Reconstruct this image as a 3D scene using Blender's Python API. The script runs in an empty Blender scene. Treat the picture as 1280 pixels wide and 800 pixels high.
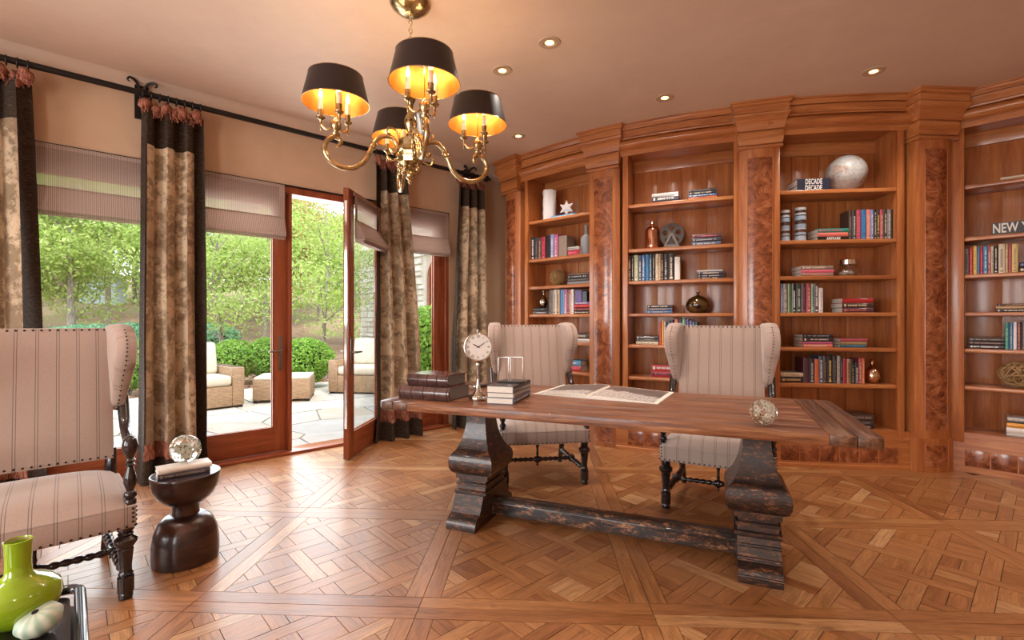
import bpy, math, random
from mathutils import Vector, Matrix
random.seed(7)
PI = math.pi
C = bpy.context.scene.collection
S = bpy.context.scene

# ---------------------------------------------------------------- camera
F = 612.0            # focal length in pixels for the 1280 px wide frame
CH = 1.30            # camera height
cam = bpy.data.cameras.new('camera'); camo = bpy.data.objects.new('camera', cam); C.objects.link(camo)
cam.sensor_width = 36; cam.lens = F/1280*36; cam.clip_start = 0.05; cam.clip_end = 200
camo.location = (0, 0, CH); camo.rotation_euler = (PI/2, 0, 0)
S.camera = camo

# ---------------------------------------------------------------- look
S.view_settings.view_transform = 'Standard'; S.view_settings.look = 'None'
S.view_settings.gamma = 1; S.view_settings.use_curve_mapping = False
S.view_settings.exposure = 0.14
S.cycles.max_bounces = 10; S.cycles.transparent_max_bounces = 16
S.cycles.sample_clamp_indirect = 6

# ---------------------------------------------------------------- plan directions
D1 = Vector((0.741, 0.672, 0))      # along the window wall, away from the camera
NIN = Vector((0.672, -0.741, 0))    # from the window wall into the room
P0 = Vector((-3.46, 3.59, 0))       # a point on the window wall
AW = math.atan2(0.672, 0.741)
HC = 3.24                           # ceiling height
def wall(t, n=0.0, z=0.0):
    p = P0 + D1*t + NIN*n
    return Vector((p.x, p.y, z))
def wall_t(px, n=0.0):
    q = P0 + NIN*n; k = (px-640)/F
    return (k*q.y - q.x)/(D1.x - k*D1.y)

# ---------------------------------------------------------------- world: bright overcast sky
w = bpy.data.worlds.new('sky'); S.world = w; w.use_nodes = True
nt = w.node_tree; nt.nodes.clear()
tc = nt.nodes.new('ShaderNodeTexCoord'); sp = nt.nodes.new('ShaderNodeSeparateXYZ')
cr = nt.nodes.new('ShaderNodeValToRGB'); bg = nt.nodes.new('ShaderNodeBackground'); wo = nt.nodes.new('ShaderNodeOutputWorld')
cr.color_ramp.elements[0].position = 0.0; cr.color_ramp.elements[0].color = (0.93, 0.95, 1, 1)
cr.color_ramp.elements[1].position = 0.8; cr.color_ramp.elements[1].color = (0.72, 0.84, 1, 1)
nt.links.new(tc.outputs['Generated'], sp.inputs[0]); nt.links.new(sp.outputs['Z'], cr.inputs[0])
nt.links.new(cr.outputs[0], bg.inputs[0]); nt.links.new(bg.outputs[0], wo.inputs[0])
bg.inputs[1].default_value = 3.6

def lamp(name, kind, loc, energy, color=(1, 1, 1), rot=(0, 0, 0), **kw):
    l = bpy.data.lights.new(name, kind); l.energy = energy; l.color = color
    for k, v in kw.items(): setattr(l, k, v)
    o = bpy.data.objects.new(name, l); C.objects.link(o); o.location = loc; o.rotation_euler = rot
    return o
# soft sun, coming over the house from behind the camera and high
sun = lamp('sun', 'SUN', (0, 0, 30), 3.0, (1, 0.96, 0.9), angle=math.radians(12))
sun.rotation_euler = Vector((-0.5, 0.55, -1.25)).to_track_quat('-Z', 'Y').to_euler()
# daylight through the glazed wall and added fill through made-up entry wall openings
def area(name, c, d, sx, sy, e, col):
    o = lamp(name, 'AREA', c, e, col, shape='RECTANGLE', size=sx, size_y=sy)
    o.rotation_euler = Vector(d).to_track_quat('-Z', 'Z').to_euler()
    return o
area('window_daylight', wall(1.6, -0.35, 1.35), NIN, 4.2, 2.3, 150, (0.95, 0.97, 1))
REAR = 7.13
for n_ in (2.3, 5.2):      # unseen fill lamps outside openings added to the entry wall
    area('added_entry_fill', wall(-3.55, n_, 1.6), D1, 1.8, 2.2, 110, (1, 0.96, 0.92))

# ---------------------------------------------------------------- colour and material helpers
def lin(c):
    if isinstance(c, str):
        c = tuple(int(c[i:i+2], 16) for i in (0, 2, 4))
    r = []
    for x in c[:3]:
        x /= 255.0
        r.append(x/12.92 if x <= 0.04045 else ((x+0.055)/1.055)**2.4)
    return (r[0], r[1], r[2], 1)

class NT:
    def __init__(s, name):
        s.m = bpy.data.materials.new(name); s.m.use_nodes = True
        s.t = s.m.node_tree; s.b = s.t.nodes['Principled BSDF']
    def n(s, typ, ins=None, **kw):
        x = s.t.nodes.new('ShaderNode'+typ)
        for k, v in kw.items(): setattr(x, k, v)
        for k, v in (ins or {}).items():
            if isinstance(v, bpy.types.NodeSocket): s.t.links.new(v, x.inputs[k])
            else: x.inputs[k].default_value = v
        return x
    def set(s, **kw):
        for k, v in kw.items():
            k = {'color': 'Base Color', 'rough': 'Roughness', 'metal': 'Metallic', 'spec': 'Specular IOR Level', 'coat': 'Coat Weight',
                 'coatr': 'Coat Roughness', 'trans': 'Transmission Weight', 'ior': 'IOR', 'sheen': 'Sheen Weight', 'emit': 'Emission Color', 'emits': 'Emission Strength', 'normal': 'Normal', 'alpha': 'Alpha'}[k]
            if isinstance(v, bpy.types.NodeSocket): s.t.links.new(v, s.b.inputs[k])
            else: s.b.inputs[k].default_value = v
    def ramp(s, fac, stops, interp='LINEAR'):
        r = s.n('ValToRGB', {0: fac}); e = r.color_ramp; e.interpolation = interp
        while len(e.elements) < len(stops): e.elements.new(0.5)
        for el, (p, c) in zip(e.elements, stops):
            el.position = p; el.color = c if len(c) == 4 and not isinstance(c, str) else lin(c)
        return r.outputs[0]
    def coords(s, scale=(1, 1, 1), out='Object', loc=(0, 0, 0)):
        tcn = s.n('TexCoord')
        oi = s.n('ObjectInfo')
        sc = s.n('VectorMath', {0: oi.outputs['Random'], 1: (17.0, 31.0, 23.0)}, operation='MULTIPLY')
        m = s.n('Mapping', {0: tcn.outputs[out], 1: loc, 3: scale})
        a = s.n('VectorMath', {0: m.outputs[0], 1: sc.outputs[0]}, operation='ADD')
        return a.outputs[0]
    def noise(s, vec, scale, detail=4, rough=0.55, dist=0.0):
        return s.n('TexNoise', {'Vector': vec, 'Scale': scale, 'Detail': detail, 'Roughness': rough, 'Distortion': dist}).outputs[0]
    def mix(s, fac, a, b, mode='MIX'):
        x = s.n('Mix', data_type='RGBA', blend_type=mode)
        for i, v in ((0, fac), (6, a), (7, b)):
            if isinstance(v, bpy.types.NodeSocket): s.t.links.new(v, x.inputs[i])
            else: x.inputs[i].default_value = v
        return x.outputs[2]
    def math(s, op, a, b=0.0, c=None):
        d = {0: a, 1: b}
        if c is not None: d[2] = c
        return s.n('Math', d, operation=op).outputs[0]
    def bump(s, h, strength=0.3, dist=0.002):
        return s.n('Bump', {'Height': h, 'Strength': strength, 'Distance': dist}).outputs[0]

MC = {}
def plain(c, rough=0.5, metal=0.0, **kw):
    key = (str(c), rough, metal, str(kw))
    if key in MC: return MC[key]
    m = NT('mat'); m.set(color=lin(c), rough=rough, metal=metal)
    v = m.coords((1, 1, 1)); f = m.noise(v, 60, 2)
    m.set(color=m.mix(0.10, lin(c), m.ramp(f, [(0.3, (90, 90, 90)), (0.7, (255, 255, 255))]), 'MULTIPLY'))
    m.set(**kw)
    MC[key] = m.m
    return m.m

def wood(name, dark, mid, light, axis='z', rough=0.32, coat=0.25, scale=1.0, var=0.25, contrast=1.0):
    m = NT(name)
    sc = {'x': (1.2, 16, 16), 'y': (16, 1.2, 16), 'z': (16, 16, 1.2)}[axis]
    v = m.coords(tuple(k*scale for k in sc))
    f = m.noise(v, 1.6, 6, 0.6, 0.8)
    g = m.noise(m.coords(tuple(k*scale*6 for k in sc)), 2.0, 3, 0.6)
    f2 = m.math('ADD', m.math('MULTIPLY', f, 0.75), m.math('MULTIPLY', g, 0.25))
    col = m.ramp(f2, [(0.5-0.18/contrast, dark), (0.5, mid), (0.5+0.18/contrast, light)])
    oi = m.n('ObjectInfo')
    hv = m.n('HueSaturation', {'Color': col, 'Value': m.math('ADD', m.math('MULTIPLY', oi.outputs['Random'], var), 1-var/2)})
    m.set(color=hv.outputs[0], rough=rough, coat=coat, coatr=0.15, normal=m.bump(g, 0.12, 0.001))
    return m.m

# ---------------------------------------------------------------- mesh builder
class MB:
    def __init__(s): s.v = []; s.f = []; s.uv = None; s.tint = None
    def add(s, vs, fs, M=None):
        o = len(s.v)
        s.v += [tuple(M @ Vector(p)) for p in vs] if M is not None else [tuple(p) for p in vs]
        s.f += [tuple(i+o for i in f) for f in fs]
        return s
    def box(s, x0, x1, y0, y1, z0, z1, M=None):
        return s.add([(x0, y0, z0), (x1, y0, z0), (x1, y1, z0), (x0, y1, z0), (x0, y0, z1), (x1, y0, z1), (x1, y1, z1), (x0, y1, z1)],
                     [(0, 3, 2, 1), (4, 5, 6, 7), (0, 1, 5, 4), (1, 2, 6, 5), (2, 3, 7, 6), (3, 0, 4, 7)], M)
    def lathe(s, prof, n=20, c=(0, 0, 0), M=None, cap=True):
        vs = []; fs = []
        for r, z in prof:
            for i in range(n):
                a = 2*PI*i/n; vs.append((c[0]+r*math.cos(a), c[1]+r*math.sin(a), c[2]+z))
        for k in range(len(prof)-1):
            for i in range(n):
                j = (i+1) % n; fs.append((k*n+i, k*n+j, (k+1)*n+j, (k+1)*n+i))
        if cap:
            fs.append(tuple(range(n-1, -1, -1))); fs.append(tuple((len(prof)-1)*n+i for i in range(n)))
        return s.add(vs, fs, M)
    def prism(s, poly, h0, h1, axes='xyz', M=None):
        n = len(poly); vs = []
        for h in (h0, h1):
            for a, b in poly:
                d = {axes[0]: a, axes[1]: b, axes[2]: h}; vs.append((d['x'], d['y'], d['z']))
        fs = [tuple(range(n-1, -1, -1)), tuple(range(n, 2*n))] + [(i, (i+1) % n, n+(i+1) % n, n+i) for i in range(n)]
        return s.add(vs, fs, M)
    def tube(s, path, r, n=8, M=None, cap=True, flat=1.0):
        P = [Vector(p) for p in path]; m = len(P)
        R = r if isinstance(r, (list, tuple)) else [r]*m
        vs = []; fs = []
        t0 = (P[1]-P[0]).normalized(); up = Vector((0, 0, 1)) if abs(t0.z) < 0.9 else Vector((1, 0, 0))
        a = t0.cross(up).normalized()
        for i in range(m):
            t = (P[min(i+1, m-1)]-P[max(i-1, 0)]).normalized()
            a = (a - t*a.dot(t)).normalized(); b = t.cross(a)
            for k in range(n):
                th = 2*PI*k/n; vs.append(P[i]+(a*math.cos(th)+b*math.sin(th)*flat)*R[i])
        for i in range(m-1):
            for k in range(n):
                j = (k+1) % n; fs.append((i*n+k, i*n+j, (i+1)*n+j, (i+1)*n+k))
        if cap: fs.append(tuple(range(n-1, -1, -1))); fs.append(tuple((m-1)*n+k for k in range(n)))
        return s.add(vs, fs, M)
    def grid(s, fn, nu, nv, M=None):
        vs = [fn(i/nu, j/nv) for j in range(nv+1) for i in range(nu+1)]
        fs = [(j*(nu+1)+i, j*(nu+1)+i+1, (j+1)*(nu+1)+i+1, (j+1)*(nu+1)+i) for j in range(nv) for i in range(nu)]
        return s.add(vs, fs, M)
    def sweep(s, prof, path, M=None):
        # prof: (out, z) ; path: list of (point(x,y), outward(x,y))
        n = len(prof); vs = []; fs = []
        for p, o in path:
            for a, z in prof: vs.append((p[0]+o[0]*a, p[1]+o[1]*a, z))
        for i in range(len(path)-1):
            for k in range(n-1):
                fs.append((i*n+k, (i+1)*n+k, (i+1)*n+k+1, i*n+k+1))
        return s.add(vs, fs, M)
    def sphere(s, c, r, n=12, m=8, M=None):
        rx, ry, rz = r if isinstance(r, tuple) else (r, r, r)
        vs = [(c[0], c[1], c[2]-rz)]; fs = []
        for j in range(1, m):
            ph = -PI/2+PI*j/m
            for i in range(n):
                a = 2*PI*i/n; vs.append((c[0]+rx*math.cos(ph)*math.cos(a), c[1]+ry*math.cos(ph)*math.sin(a), c[2]+rz*math.sin(ph)))
        vs.append((c[0], c[1], c[2]+rz)); L = len(vs)-1
        for i in range(n):
            k = (i+1) % n; fs.append((0, 1+k, 1+i)); fs.append((L, 1+(m-2)*n+i, 1+(m-2)*n+k))
            for j in range(m-2): fs.append((1+j*n+i, 1+j*n+k, 1+(j+1)*n+k, 1+(j+1)*n+i))
        return s.add(vs, fs, M)

def mesh(name, mb, mat=None, smooth=True, ang=40, bevel=0.0, seg=2, fix=True):
    me = bpy.data.meshes.new(name); me.from_pydata(mb.v, [], mb.f)
    if mb.uv:
        uvl = me.uv_layers.new(name='UVMap')
        k = 0
        for f in mb.uv:
            for u in f: uvl.data[k].uv = u; k += 1
    if mb.tint:
        at = me.attributes.new('tint', 'FLOAT', 'FACE'); at.data.foreach_set('value', mb.tint)
    if bevel > 0 or fix:
        import bmesh
        bm = bmesh.new(); bm.from_mesh(me)
        if bevel > 0:
            bmesh.ops.bevel(bm, geom=[e for e in bm.edges if len(e.link_faces) == 2 and e.calc_face_angle(0) > 0.5],
                            offset=bevel, segments=seg, affect='EDGES', profile=0.5, clamp_overlap=True)
        if fix: bmesh.ops.recalc_face_normals(bm, faces=bm.faces)
        bm.to_mesh(me); bm.free()
    if mat: me.materials.append(mat)
    if smooth:
        me.polygons.foreach_set('use_smooth', [True]*len(me.polygons))
        me.set_sharp_from_angle(angle=math.radians(ang))
    return me
def ob(name, mb, mat=None, parent=None, loc=(0, 0, 0), rot=(0, 0, 0), label=None, kind=None, **kw):
    me = mb if isinstance(mb, bpy.types.Mesh) else mesh(name, mb, mat, **kw)
    o = bpy.data.objects.new(name, me); C.objects.link(o); o.location = loc; o.rotation_euler = rot
    if parent is not None: o.parent = parent
    if label: o['label'] = label
    if kind: o['kind'] = kind
    return o
def tag(o, label, cat, group=None, kind=None):
    o['label'] = label; o['category'] = cat
    if group: o['group'] = group
    if kind: o['kind'] = kind
    return o
def empty(name, loc=(0, 0, 0), rz=0.0, label=None, cat=None, group=None, rot=None, parent=None):
    o = bpy.data.objects.new(name, None); C.objects.link(o); o.location = loc; o.rotation_euler = rot or (0, 0, rz)
    o.empty_display_size = 0.1
    if parent is not None: o.parent = parent
    if label: tag(o, label, cat, group)
    return o
def clip_half(poly, nx, ny, d):     # keep nx*x+ny*y <= d
    out = []
    for i in range(len(poly)):
        a, b = poly[i], poly[(i+1) % len(poly)]
        da, db = nx*a[0]+ny*a[1]-d, nx*b[0]+ny*b[1]-d
        if da <= 0: out.append(a)
        if (da < 0 < db) or (db < 0 < da):
            k = da/(da-db); out.append((a[0]+(b[0]-a[0])*k, a[1]+(b[1]-a[1])*k))
    return out
def poly_area(p):
    return abs(sum(p[i][0]*p[(i+1) % len(p)][1]-p[(i+1) % len(p)][0]*p[i][1] for i in range(len(p))))/2
def inset(poly, g):
    # shrink a convex polygon by g
    cx = sum(p[0] for p in poly)/len(poly); cy = sum(p[1] for p in poly)/len(poly); out = list(poly)
    for i in range(len(poly)):
        a, b = poly[i], poly[(i+1) % len(poly)]
        ex, ey = b[0]-a[0], b[1]-a[1]; L = math.hypot(ex, ey)
        if L < 1e-6: continue
        nx, ny = ey/L, -ex/L; d = nx*a[0]+ny*a[1]
        if nx*cx+ny*cy > d: nx, ny, d = -nx, -ny, -d
        out = clip_half(out, nx, ny, d-g)
        if len(out) < 3: return []
    return out
def bezier(pts, n=8):
    # catmull-rom through points
    P = [Vector(p) for p in pts]; out = []
    for i in range(len(P)-1):
        a = P[max(i-1, 0)]; b = P[i]; c = P[i+1]; d = P[min(i+2, len(P)-1)]
        for k in range(n):
            t = k/n
            out.append(0.5*((2*b)+(c-a)*t+(2*a-5*b+4*c-d)*t*t+(3*b-a-3*c+d)*t**3))
    out.append(P[-1]); return out
def text_mesh(txt, size, depth=0.0006, font_scale=1.0, bold=0.0):
    cu = bpy.data.curves.new('text', 'FONT'); cu.body = txt; cu.size = size; cu.extrude = depth; cu.offset = bold
    cu.align_x = 'CENTER'; cu.align_y = 'CENTER'; cu.resolution_u = 2
    o = bpy.data.objects.new('text', cu); C.objects.link(o)
    bpy.context.view_layer.update()
    me = bpy.data.meshes.new_from_object(o.evaluated_get(bpy.context.evaluated_depsgraph_get()))
    bpy.data.objects.remove(o); bpy.data.curves.remove(cu)
    return me
# ---------------------------------------------------------------- materials
M_caseZ = wood('cherry_upright', '8C4B25', 'A86436', 'BE7D48', 'z', 0.32, 0.25, 0.7, 0.10)
M_caseX = wood('cherry_rail', '8E4F28', 'AC6939', 'C2824D', 'x', 0.30, 0.25, 0.7, 0.08)
M_door = wood('mahogany_upright', '6C3018', '8A4426', '9F5833', 'z', 0.35, 0.2, 0.7, 0.08)
M_doorX = wood('mahogany_rail', '6C3018', '8C4526', 'A25A34', 'x', 0.35, 0.2, 0.7, 0.08)

def mk_burl():
    m = NT('burl'); v = m.coords((1, 1, 1))
    wv = m.n('TexNoise', {'Vector': v, 'Scale': 5.0, 'Detail': 5.0, 'Roughness': 0.65, 'Distortion': 2.2})
    vo = m.n('TexVoronoi', {'Vector': m.n('VectorMath', {0: v, 1: m.n('VectorMath', {0: wv.outputs[1], 1: (0.35, 0.35, 0.35)}, operation='MULTIPLY').outputs[0]}, operation='ADD').outputs[0], 'Scale': 13.0})
    f = m.math('ADD', m.math('MULTIPLY', wv.outputs[0], 0.75), m.math('MULTIPLY', vo.outputs['Distance'], 0.35))
    c = m.ramp(f, [(0.34, '562815'), (0.48, '7A4022'), (0.60, '935230'), (0.76, 'B0724A')])
    m.set(color=c, rough=0.24, coat=0.4, coatr=0.12); return m.m
M_burl = mk_burl()

def mk_plaster(name, c1, c2, rough=0.7):
    m = NT(name); v = m.coords((1, 1, 1), 'Object')
    f = m.noise(v, 1.3, 6, 0.6, 0.9); g = m.noise(v, 9, 5, 0.6)
    ff = m.math('ADD', m.math('MULTIPLY', f, 0.65), m.math('MULTIPLY', g, 0.35))
    m.set(color=m.ramp(ff, [(0.3, c1), (0.7, c2)]), rough=rough, normal=m.bump(g, 0.15, 0.004)); return m.m
M_wall = mk_plaster('plaster_wall', 'C2A083', 'CEAF92')
M_ceil = mk_plaster('plaster_ceiling', 'CDB29C', 'D8BFA8', 0.6)

def mk_floor():
    m = NT('oak_parquet'); uv = m.n('TexCoord').outputs['UV']
    t = m.n('Attribute', attribute_name='tint').outputs['Fac']
    off = m.n('CombineXYZ', {0: m.math('MULTIPLY', t, 37.0), 1: m.math('MULTIPLY', t, 91.0), 2: m.math('MULTIPLY', t, 13.0)}).outputs[0]
    mp = m.n('VectorMath', {0: m.n('Mapping', {0: uv, 3: (1.4, 15, 1)}).outputs[0], 1: off}, operation='ADD').outputs[0]
    f = m.noise(mp, 2.0, 6, 0.65, 1.2)
    f3 = m.noise(m.n('VectorMath', {0: m.n('Mapping', {0: uv, 3: (9, 110, 1)}).outputs[0], 1: off}, operation='ADD').outputs[0], 1.5, 3)
    base = m.ramp(m.math('FRACT', m.math('MULTIPLY', t, 7.31)), [(0.0, '9A6338'), (0.12, 'AB7344'), (0.35, 'B67E4E'), (0.60, 'AE7646'), (0.84, 'BD8856'), (0.93, 'D2A474'), (1.0, 'C08E5E')])
    kn = m.noise(m.n('VectorMath', {0: m.n('Mapping', {0: uv, 3: (5, 12, 1)}).outputs[0], 1: off}, operation='ADD').outputs[0], 1.3, 2, 0.5, 0.5)
    c = m.mix(0.75, base, m.ramp(f, [(0.3, (150, 128, 112)), (0.5, (225, 218, 212)), (0.7, (255, 252, 250))]), 'MULTIPLY')
    c = m.mix(0.5, c, m.ramp(f3, [(0.35, (190, 175, 160)), (0.6, (255, 255, 255))]), 'MULTIPLY')
    c = m.mix(m.ramp(kn, [(0.24, (200, 200, 200)), (0.32, (0, 0, 0))]), c, lin('5F3A20'))
    ro = m.math('ADD', 0.30, m.math('MULTIPLY', f, 0.24))
    m.set(color=c, rough=ro, coat=0.25, coatr=0.22, normal=m.bump(m.math('ADD', f3, m.math('MULTIPLY', f, 2.0)), 0.25, 0.0012)); return m.m
M_floor = mk_floor()
M_seam = plain('2A1A10', 0.8)

def mk_fabric(name, base, line, period=0.079, lines=True, axis=0):
    m = NT(name); o = m.n('TexCoord').outputs['Object']
    x = m.n('SeparateXYZ', {0: o}).outputs[axis]
    u = m.math('FRACT', m.math('ADD', m.math('DIVIDE', x, period), 50.5))
    d1 = m.math('ABSOLUTE', m.math('SUBTRACT', u, 0.44)); d2 = m.math('ABSOLUTE', m.math('SUBTRACT', u, 0.57))
    ln = m.math('LESS_THAN', m.math('MINIMUM', d1, d2), 0.017)
    we = m.n('TexWave', {'Vector': o, 'Scale': 160.0, 'Distortion': 1.0}, bands_direction='Z').outputs['Fac']
    ns = m.noise(o, 220, 2)
    c = m.mix(0.25, lin(base), m.ramp(ns, [(0.3, (170, 165, 160)), (0.7, (255, 255, 255))]), 'MULTIPLY')
    if lines: c = m.mix(m.math('MULTIPLY', ln, 0.8), c, lin(line))
    m.set(color=c, rough=0.85, sheen=0.3, normal=m.bump(m.math('ADD', ns, we), 0.15, 0.0006)); return m.m
M_fab = mk_fabric('pinstripe_fabric', 'AD978B', '54463F')
M_fabw = mk_fabric('pinstripe_wing_fabric', 'AD978B', '7A6860', 0.034, True, 1)
M_black = NT('black_lacquer'); M_black.set(color=lin('1B1315'), rough=0.22, coat=0.5)
_f = M_black.noise(M_black.coords((1, 1, 1)), 14, 4); M_black.set(color=M_black.ramp(_f, [(0.35, '120D0E'), (0.75, '2E2022')])); M_black = M_black.m

def mk_table():
    m = NT('reclaimed_wood_top'); v = m.coords((1.1, 17, 17)); f = m.noise(v, 1.5, 8, 0.7, 1.0)
    g = m.noise(m.coords((5, 90, 90)), 1.5, 4, 0.7); k = m.noise(m.coords((2, 4, 4)), 1.2, 3)
    c = m.ramp(f, [(0.28, '412619'), (0.41, '76452C'), (0.54, 'A06A44'), (0.72, 'C99C72')])
    c = m.mix(0.55, c, m.ramp(g, [(0.35, (120, 95, 85)), (0.6, (255, 250, 245))]), 'MULTIPLY')
    c = m.mix(0.6, c, m.ramp(k, [(0.3, (150, 125, 118)), (0.65, (255, 250, 248))]), 'MULTIPLY')
    m.set(color=c, rough=m.math('ADD', 0.25, m.math('MULTIPLY', g, 0.3)), coat=0.15, normal=m.bump(m.math('ADD', g, f), 0.35, 0.002)); return m.m
M_top = mk_table()
def mk_distress(name, lo=0.47, sc=(1, 1, 1), a='17110F', b='A8683C'):
    m = NT(name); v = m.coords(sc)
    f = m.noise(v, 7, 7, 0.72, 0.4); g = m.noise(v, 26, 5, 0.8)
    ff = m.math('ADD', m.math('MULTIPLY', f, 0.55), m.math('MULTIPLY', g, 0.45))
    c = m.ramp(ff, [(lo, a), (lo+0.05, '33221A'), (lo+0.08, '6A3F26'), (lo+0.15, b)])
    m.set(color=c, rough=0.34, coat=0.25, normal=m.bump(ff, 0.5, 0.003)); return m.m
M_ped = mk_distress('distressed_black_paint', 0.475, (2.4, 2.4, 9.0), '221815', '9A6440')
M_beam = mk_distress('worn_black_beam', 0.47, (1.2, 3.0, 3.0), '18120F', 'A88058')

def mk_brass():
    m = NT('aged_brass'); f = m.noise(m.coords(), 30, 4)
    m.set(color=m.ramp(f, [(0.3, '93805A'), (0.6, 'C4B087')]), rough=0.24, metal=1.0); return m.m
M_brass = mk_brass()
M_chrome = plain('D8D6D2', 0.08, 1.0)
M_steel = plain('8D8880', 0.3, 1.0)
M_iron = plain('1E1815', 0.45, 0.3)
M_shade = plain('26191B', 0.38)
M_gold = NT('gold_foil_lining'); _g = M_gold.noise(M_gold.coords(), 8, 3)
M_gold.set(color=M_gold.ramp(_g, [(0.3, 'B8742C'), (0.7, 'D08F3E')]), rough=0.4, metal=0.6); M_gold = M_gold.m
M_candle = plain('F0E4CE', 0.5)
M_bulb = NT('lit_bulb'); M_bulb.set(color=lin('FFE0A0'), emit=lin('FFC36B'), emits=9.0); M_bulb = M_bulb.m

def mk_glass(name, tint=(1, 1, 1, 1), gl=0.1):
    m = NT(name); m.t.nodes.remove(m.b)
    tr = m.n('BsdfTransparent', {0: tint}); g = m.n('BsdfGlossy', {0: (1, 1, 1, 1), 1: 0.0})
    bf = m.n('NewGeometry').outputs['Backfacing']
    fr = m.n('Fresnel', {0: m.math('SUBTRACT', 1.45, m.math('MULTIPLY', bf, 1.45-1/1.45))}); mx = m.n('MixShader', {0: fr.outputs[0], 1: tr.outputs[0], 2: g.outputs[0]})
    out = [x for x in m.t.nodes if x.type == 'OUTPUT_MATERIAL'][0]; m.t.links.new(mx.outputs[0], out.inputs[0]); return m.m
M_pane = mk_glass('window_glass', (0.97, 0.985, 0.98, 1))
def mk_solidglass(name, c, rough=0.02, ior=1.5):
    m = NT(name); m.set(color=lin(c), rough=rough, trans=1.0, ior=ior); return m.m
M_crystal = mk_solidglass('crystal', 'FFFFFF', 0.0, 1.55)
M_sheer = NT('sheer_linen')
def mk_sheer():
    m = NT('sheer_linen'); o = m.n('TexCoord').outputs['Object']
    wv = m.n('TexWave', {'Vector': o, 'Scale': 28.0, 'Distortion': 0.4, 'Detail': 1.0}, bands_direction='X').outputs['Fac']
    ns = m.noise(o, 150, 2)
    m.t.nodes.remove(m.b)
    c = m.ramp(m.math('ADD', m.math('MULTIPLY', wv, 0.6), m.math('MULTIPLY', ns, 0.4)), [(0.2, 'A88F84'), (0.8, 'D8C6BA')])
    df = m.n('BsdfDiffuse', {0: c}); tl = m.n('BsdfTranslucent', {0: c}); tr = m.n('BsdfTransparent', {0: (1, 1, 1, 1)})
    a = m.n('MixShader', {0: 0.35, 1: df.outputs[0], 2: tl.outputs[0]}); b = m.n('MixShader', {0: 0.45, 1: a.outputs[0], 2: tr.outputs[0]})
    out = [x for x in m.t.nodes if x.type == 'OUTPUT_MATERIAL'][0]; m.t.links.new(b.outputs[0], out.inputs[0]); return m.m
M_sheer = mk_sheer()
def mk_sheer2():
    m = mk_sheer(); m.name = 'dense_linen'
    for n in m.node_tree.nodes:
        if n.type == 'MIX_SHADER' and abs(n.inputs[0].default_value-0.45) < 1e-3: n.inputs[0].default_value = 0.02
    return m
M_linen = mk_sheer2()

def mk_toile():
    m = NT('toile_print'); v = m.coords((1, 1, 1), 'UV')
    f = m.noise(v, 5.5, 7, 0.72, 0.6); g = m.noise(v, 18, 6, 0.75, 0.3); h = m.noise(v, 2.6, 4, 0.6)
    c = m.ramp(m.noise(v, 1.7, 2), [(0.35, 'B09A80'), (0.6, 'D0BA9A')])
    c = m.mix(m.ramp(m.math('ADD', m.math('MULTIPLY', f, 0.6), m.math('MULTIPLY', g, 0.4)), [(0.465, (0, 0, 0)), (0.525, (215, 215, 215))]), c, m.ramp(h, [(0.4, '5A3F28'), (0.5, '6B5530'), (0.58, '6A4A32'), (0.65, '4C4C2E')]))
    c = m.mix(m.ramp(g, [(0.56, (0, 0, 0)), (0.66, (200, 200, 200))]), c, lin('4A3826'))
    m.set(color=c, rough=0.75, sheen=0.3, normal=m.bump(g, 0.2, 0.001)); return m.m
M_toile = mk_toile()
def mk_velvet():
    m = NT('grey_brown_velvet'); v = m.coords((10, 10, 34)); f = m.noise(v, 3, 5, 0.7)
    m.set(color=m.ramp(f, [(0.3, '241C17'), (0.55, '40342A'), (0.75, '5E5142')]), rough=0.9, spec=0.2); return m.m
M_velvet = mk_velvet()
M_fringe = NT('copper_fringe'); _g = M_fringe.noise(M_fringe.coords((60, 60, 12)), 2, 4)
M_fringe.set(color=M_fringe.ramp(_g, [(0.3, '5E2E20'), (0.5, '8E5240'), (0.7, 'B88668')]), rough=0.85); M_fringe = M_fringe.m

def mk_leaf(name, cols):
    m = NT(name); g = m.n('NewGeometry'); r = g.outputs['Random Per Island']
    c = m.ramp(r, [(i/(len(cols)-1), k) for i, k in enumerate(cols)])
    m.t.nodes.remove(m.b)
    df = m.n('BsdfDiffuse', {0: c}); tl = m.n('BsdfTranslucent', {0: c})
    a = m.n('MixShader', {0: 0.45, 1: df.outputs[0], 2: tl.outputs[0]})
    out = [x for x in m.t.nodes if x.type == 'OUTPUT_MATERIAL'][0]; m.t.links.new(a.outputs[0], out.inputs[0]); return m.m
M_leafA = mk_leaf('spring_leaf', ['8CA84C', 'A6BE60', 'C0D07C', '98AE58', 'CCD092'])
M_leafB = mk_leaf('olive_leaf', ['8A8E50', 'A8A060', 'BCB070', 'C09C64', '98A65A'])
M_leafC = mk_leaf('boxwood_leaf', ['68903A', '88B04C', 'A6C860', '789E40'])
M_leafD = mk_leaf('blue_juniper_leaf', ['5A8A66', '78A880', '93BE96'])
M_leafE = mk_leaf('dark_pine_leaf', ['55683A', '6E7E48', '8A9458'])
def mk_bark(c1='6E6258', c2='A3978A'):
    m = NT('bark'); f = m.noise(m.coords((6, 6, 1.5)), 4, 6); m.set(color=m.ramp(f, [(0.3, c1), (0.7, c2)]), rough=0.9); return m.m
M_bark = mk_bark()
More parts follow.
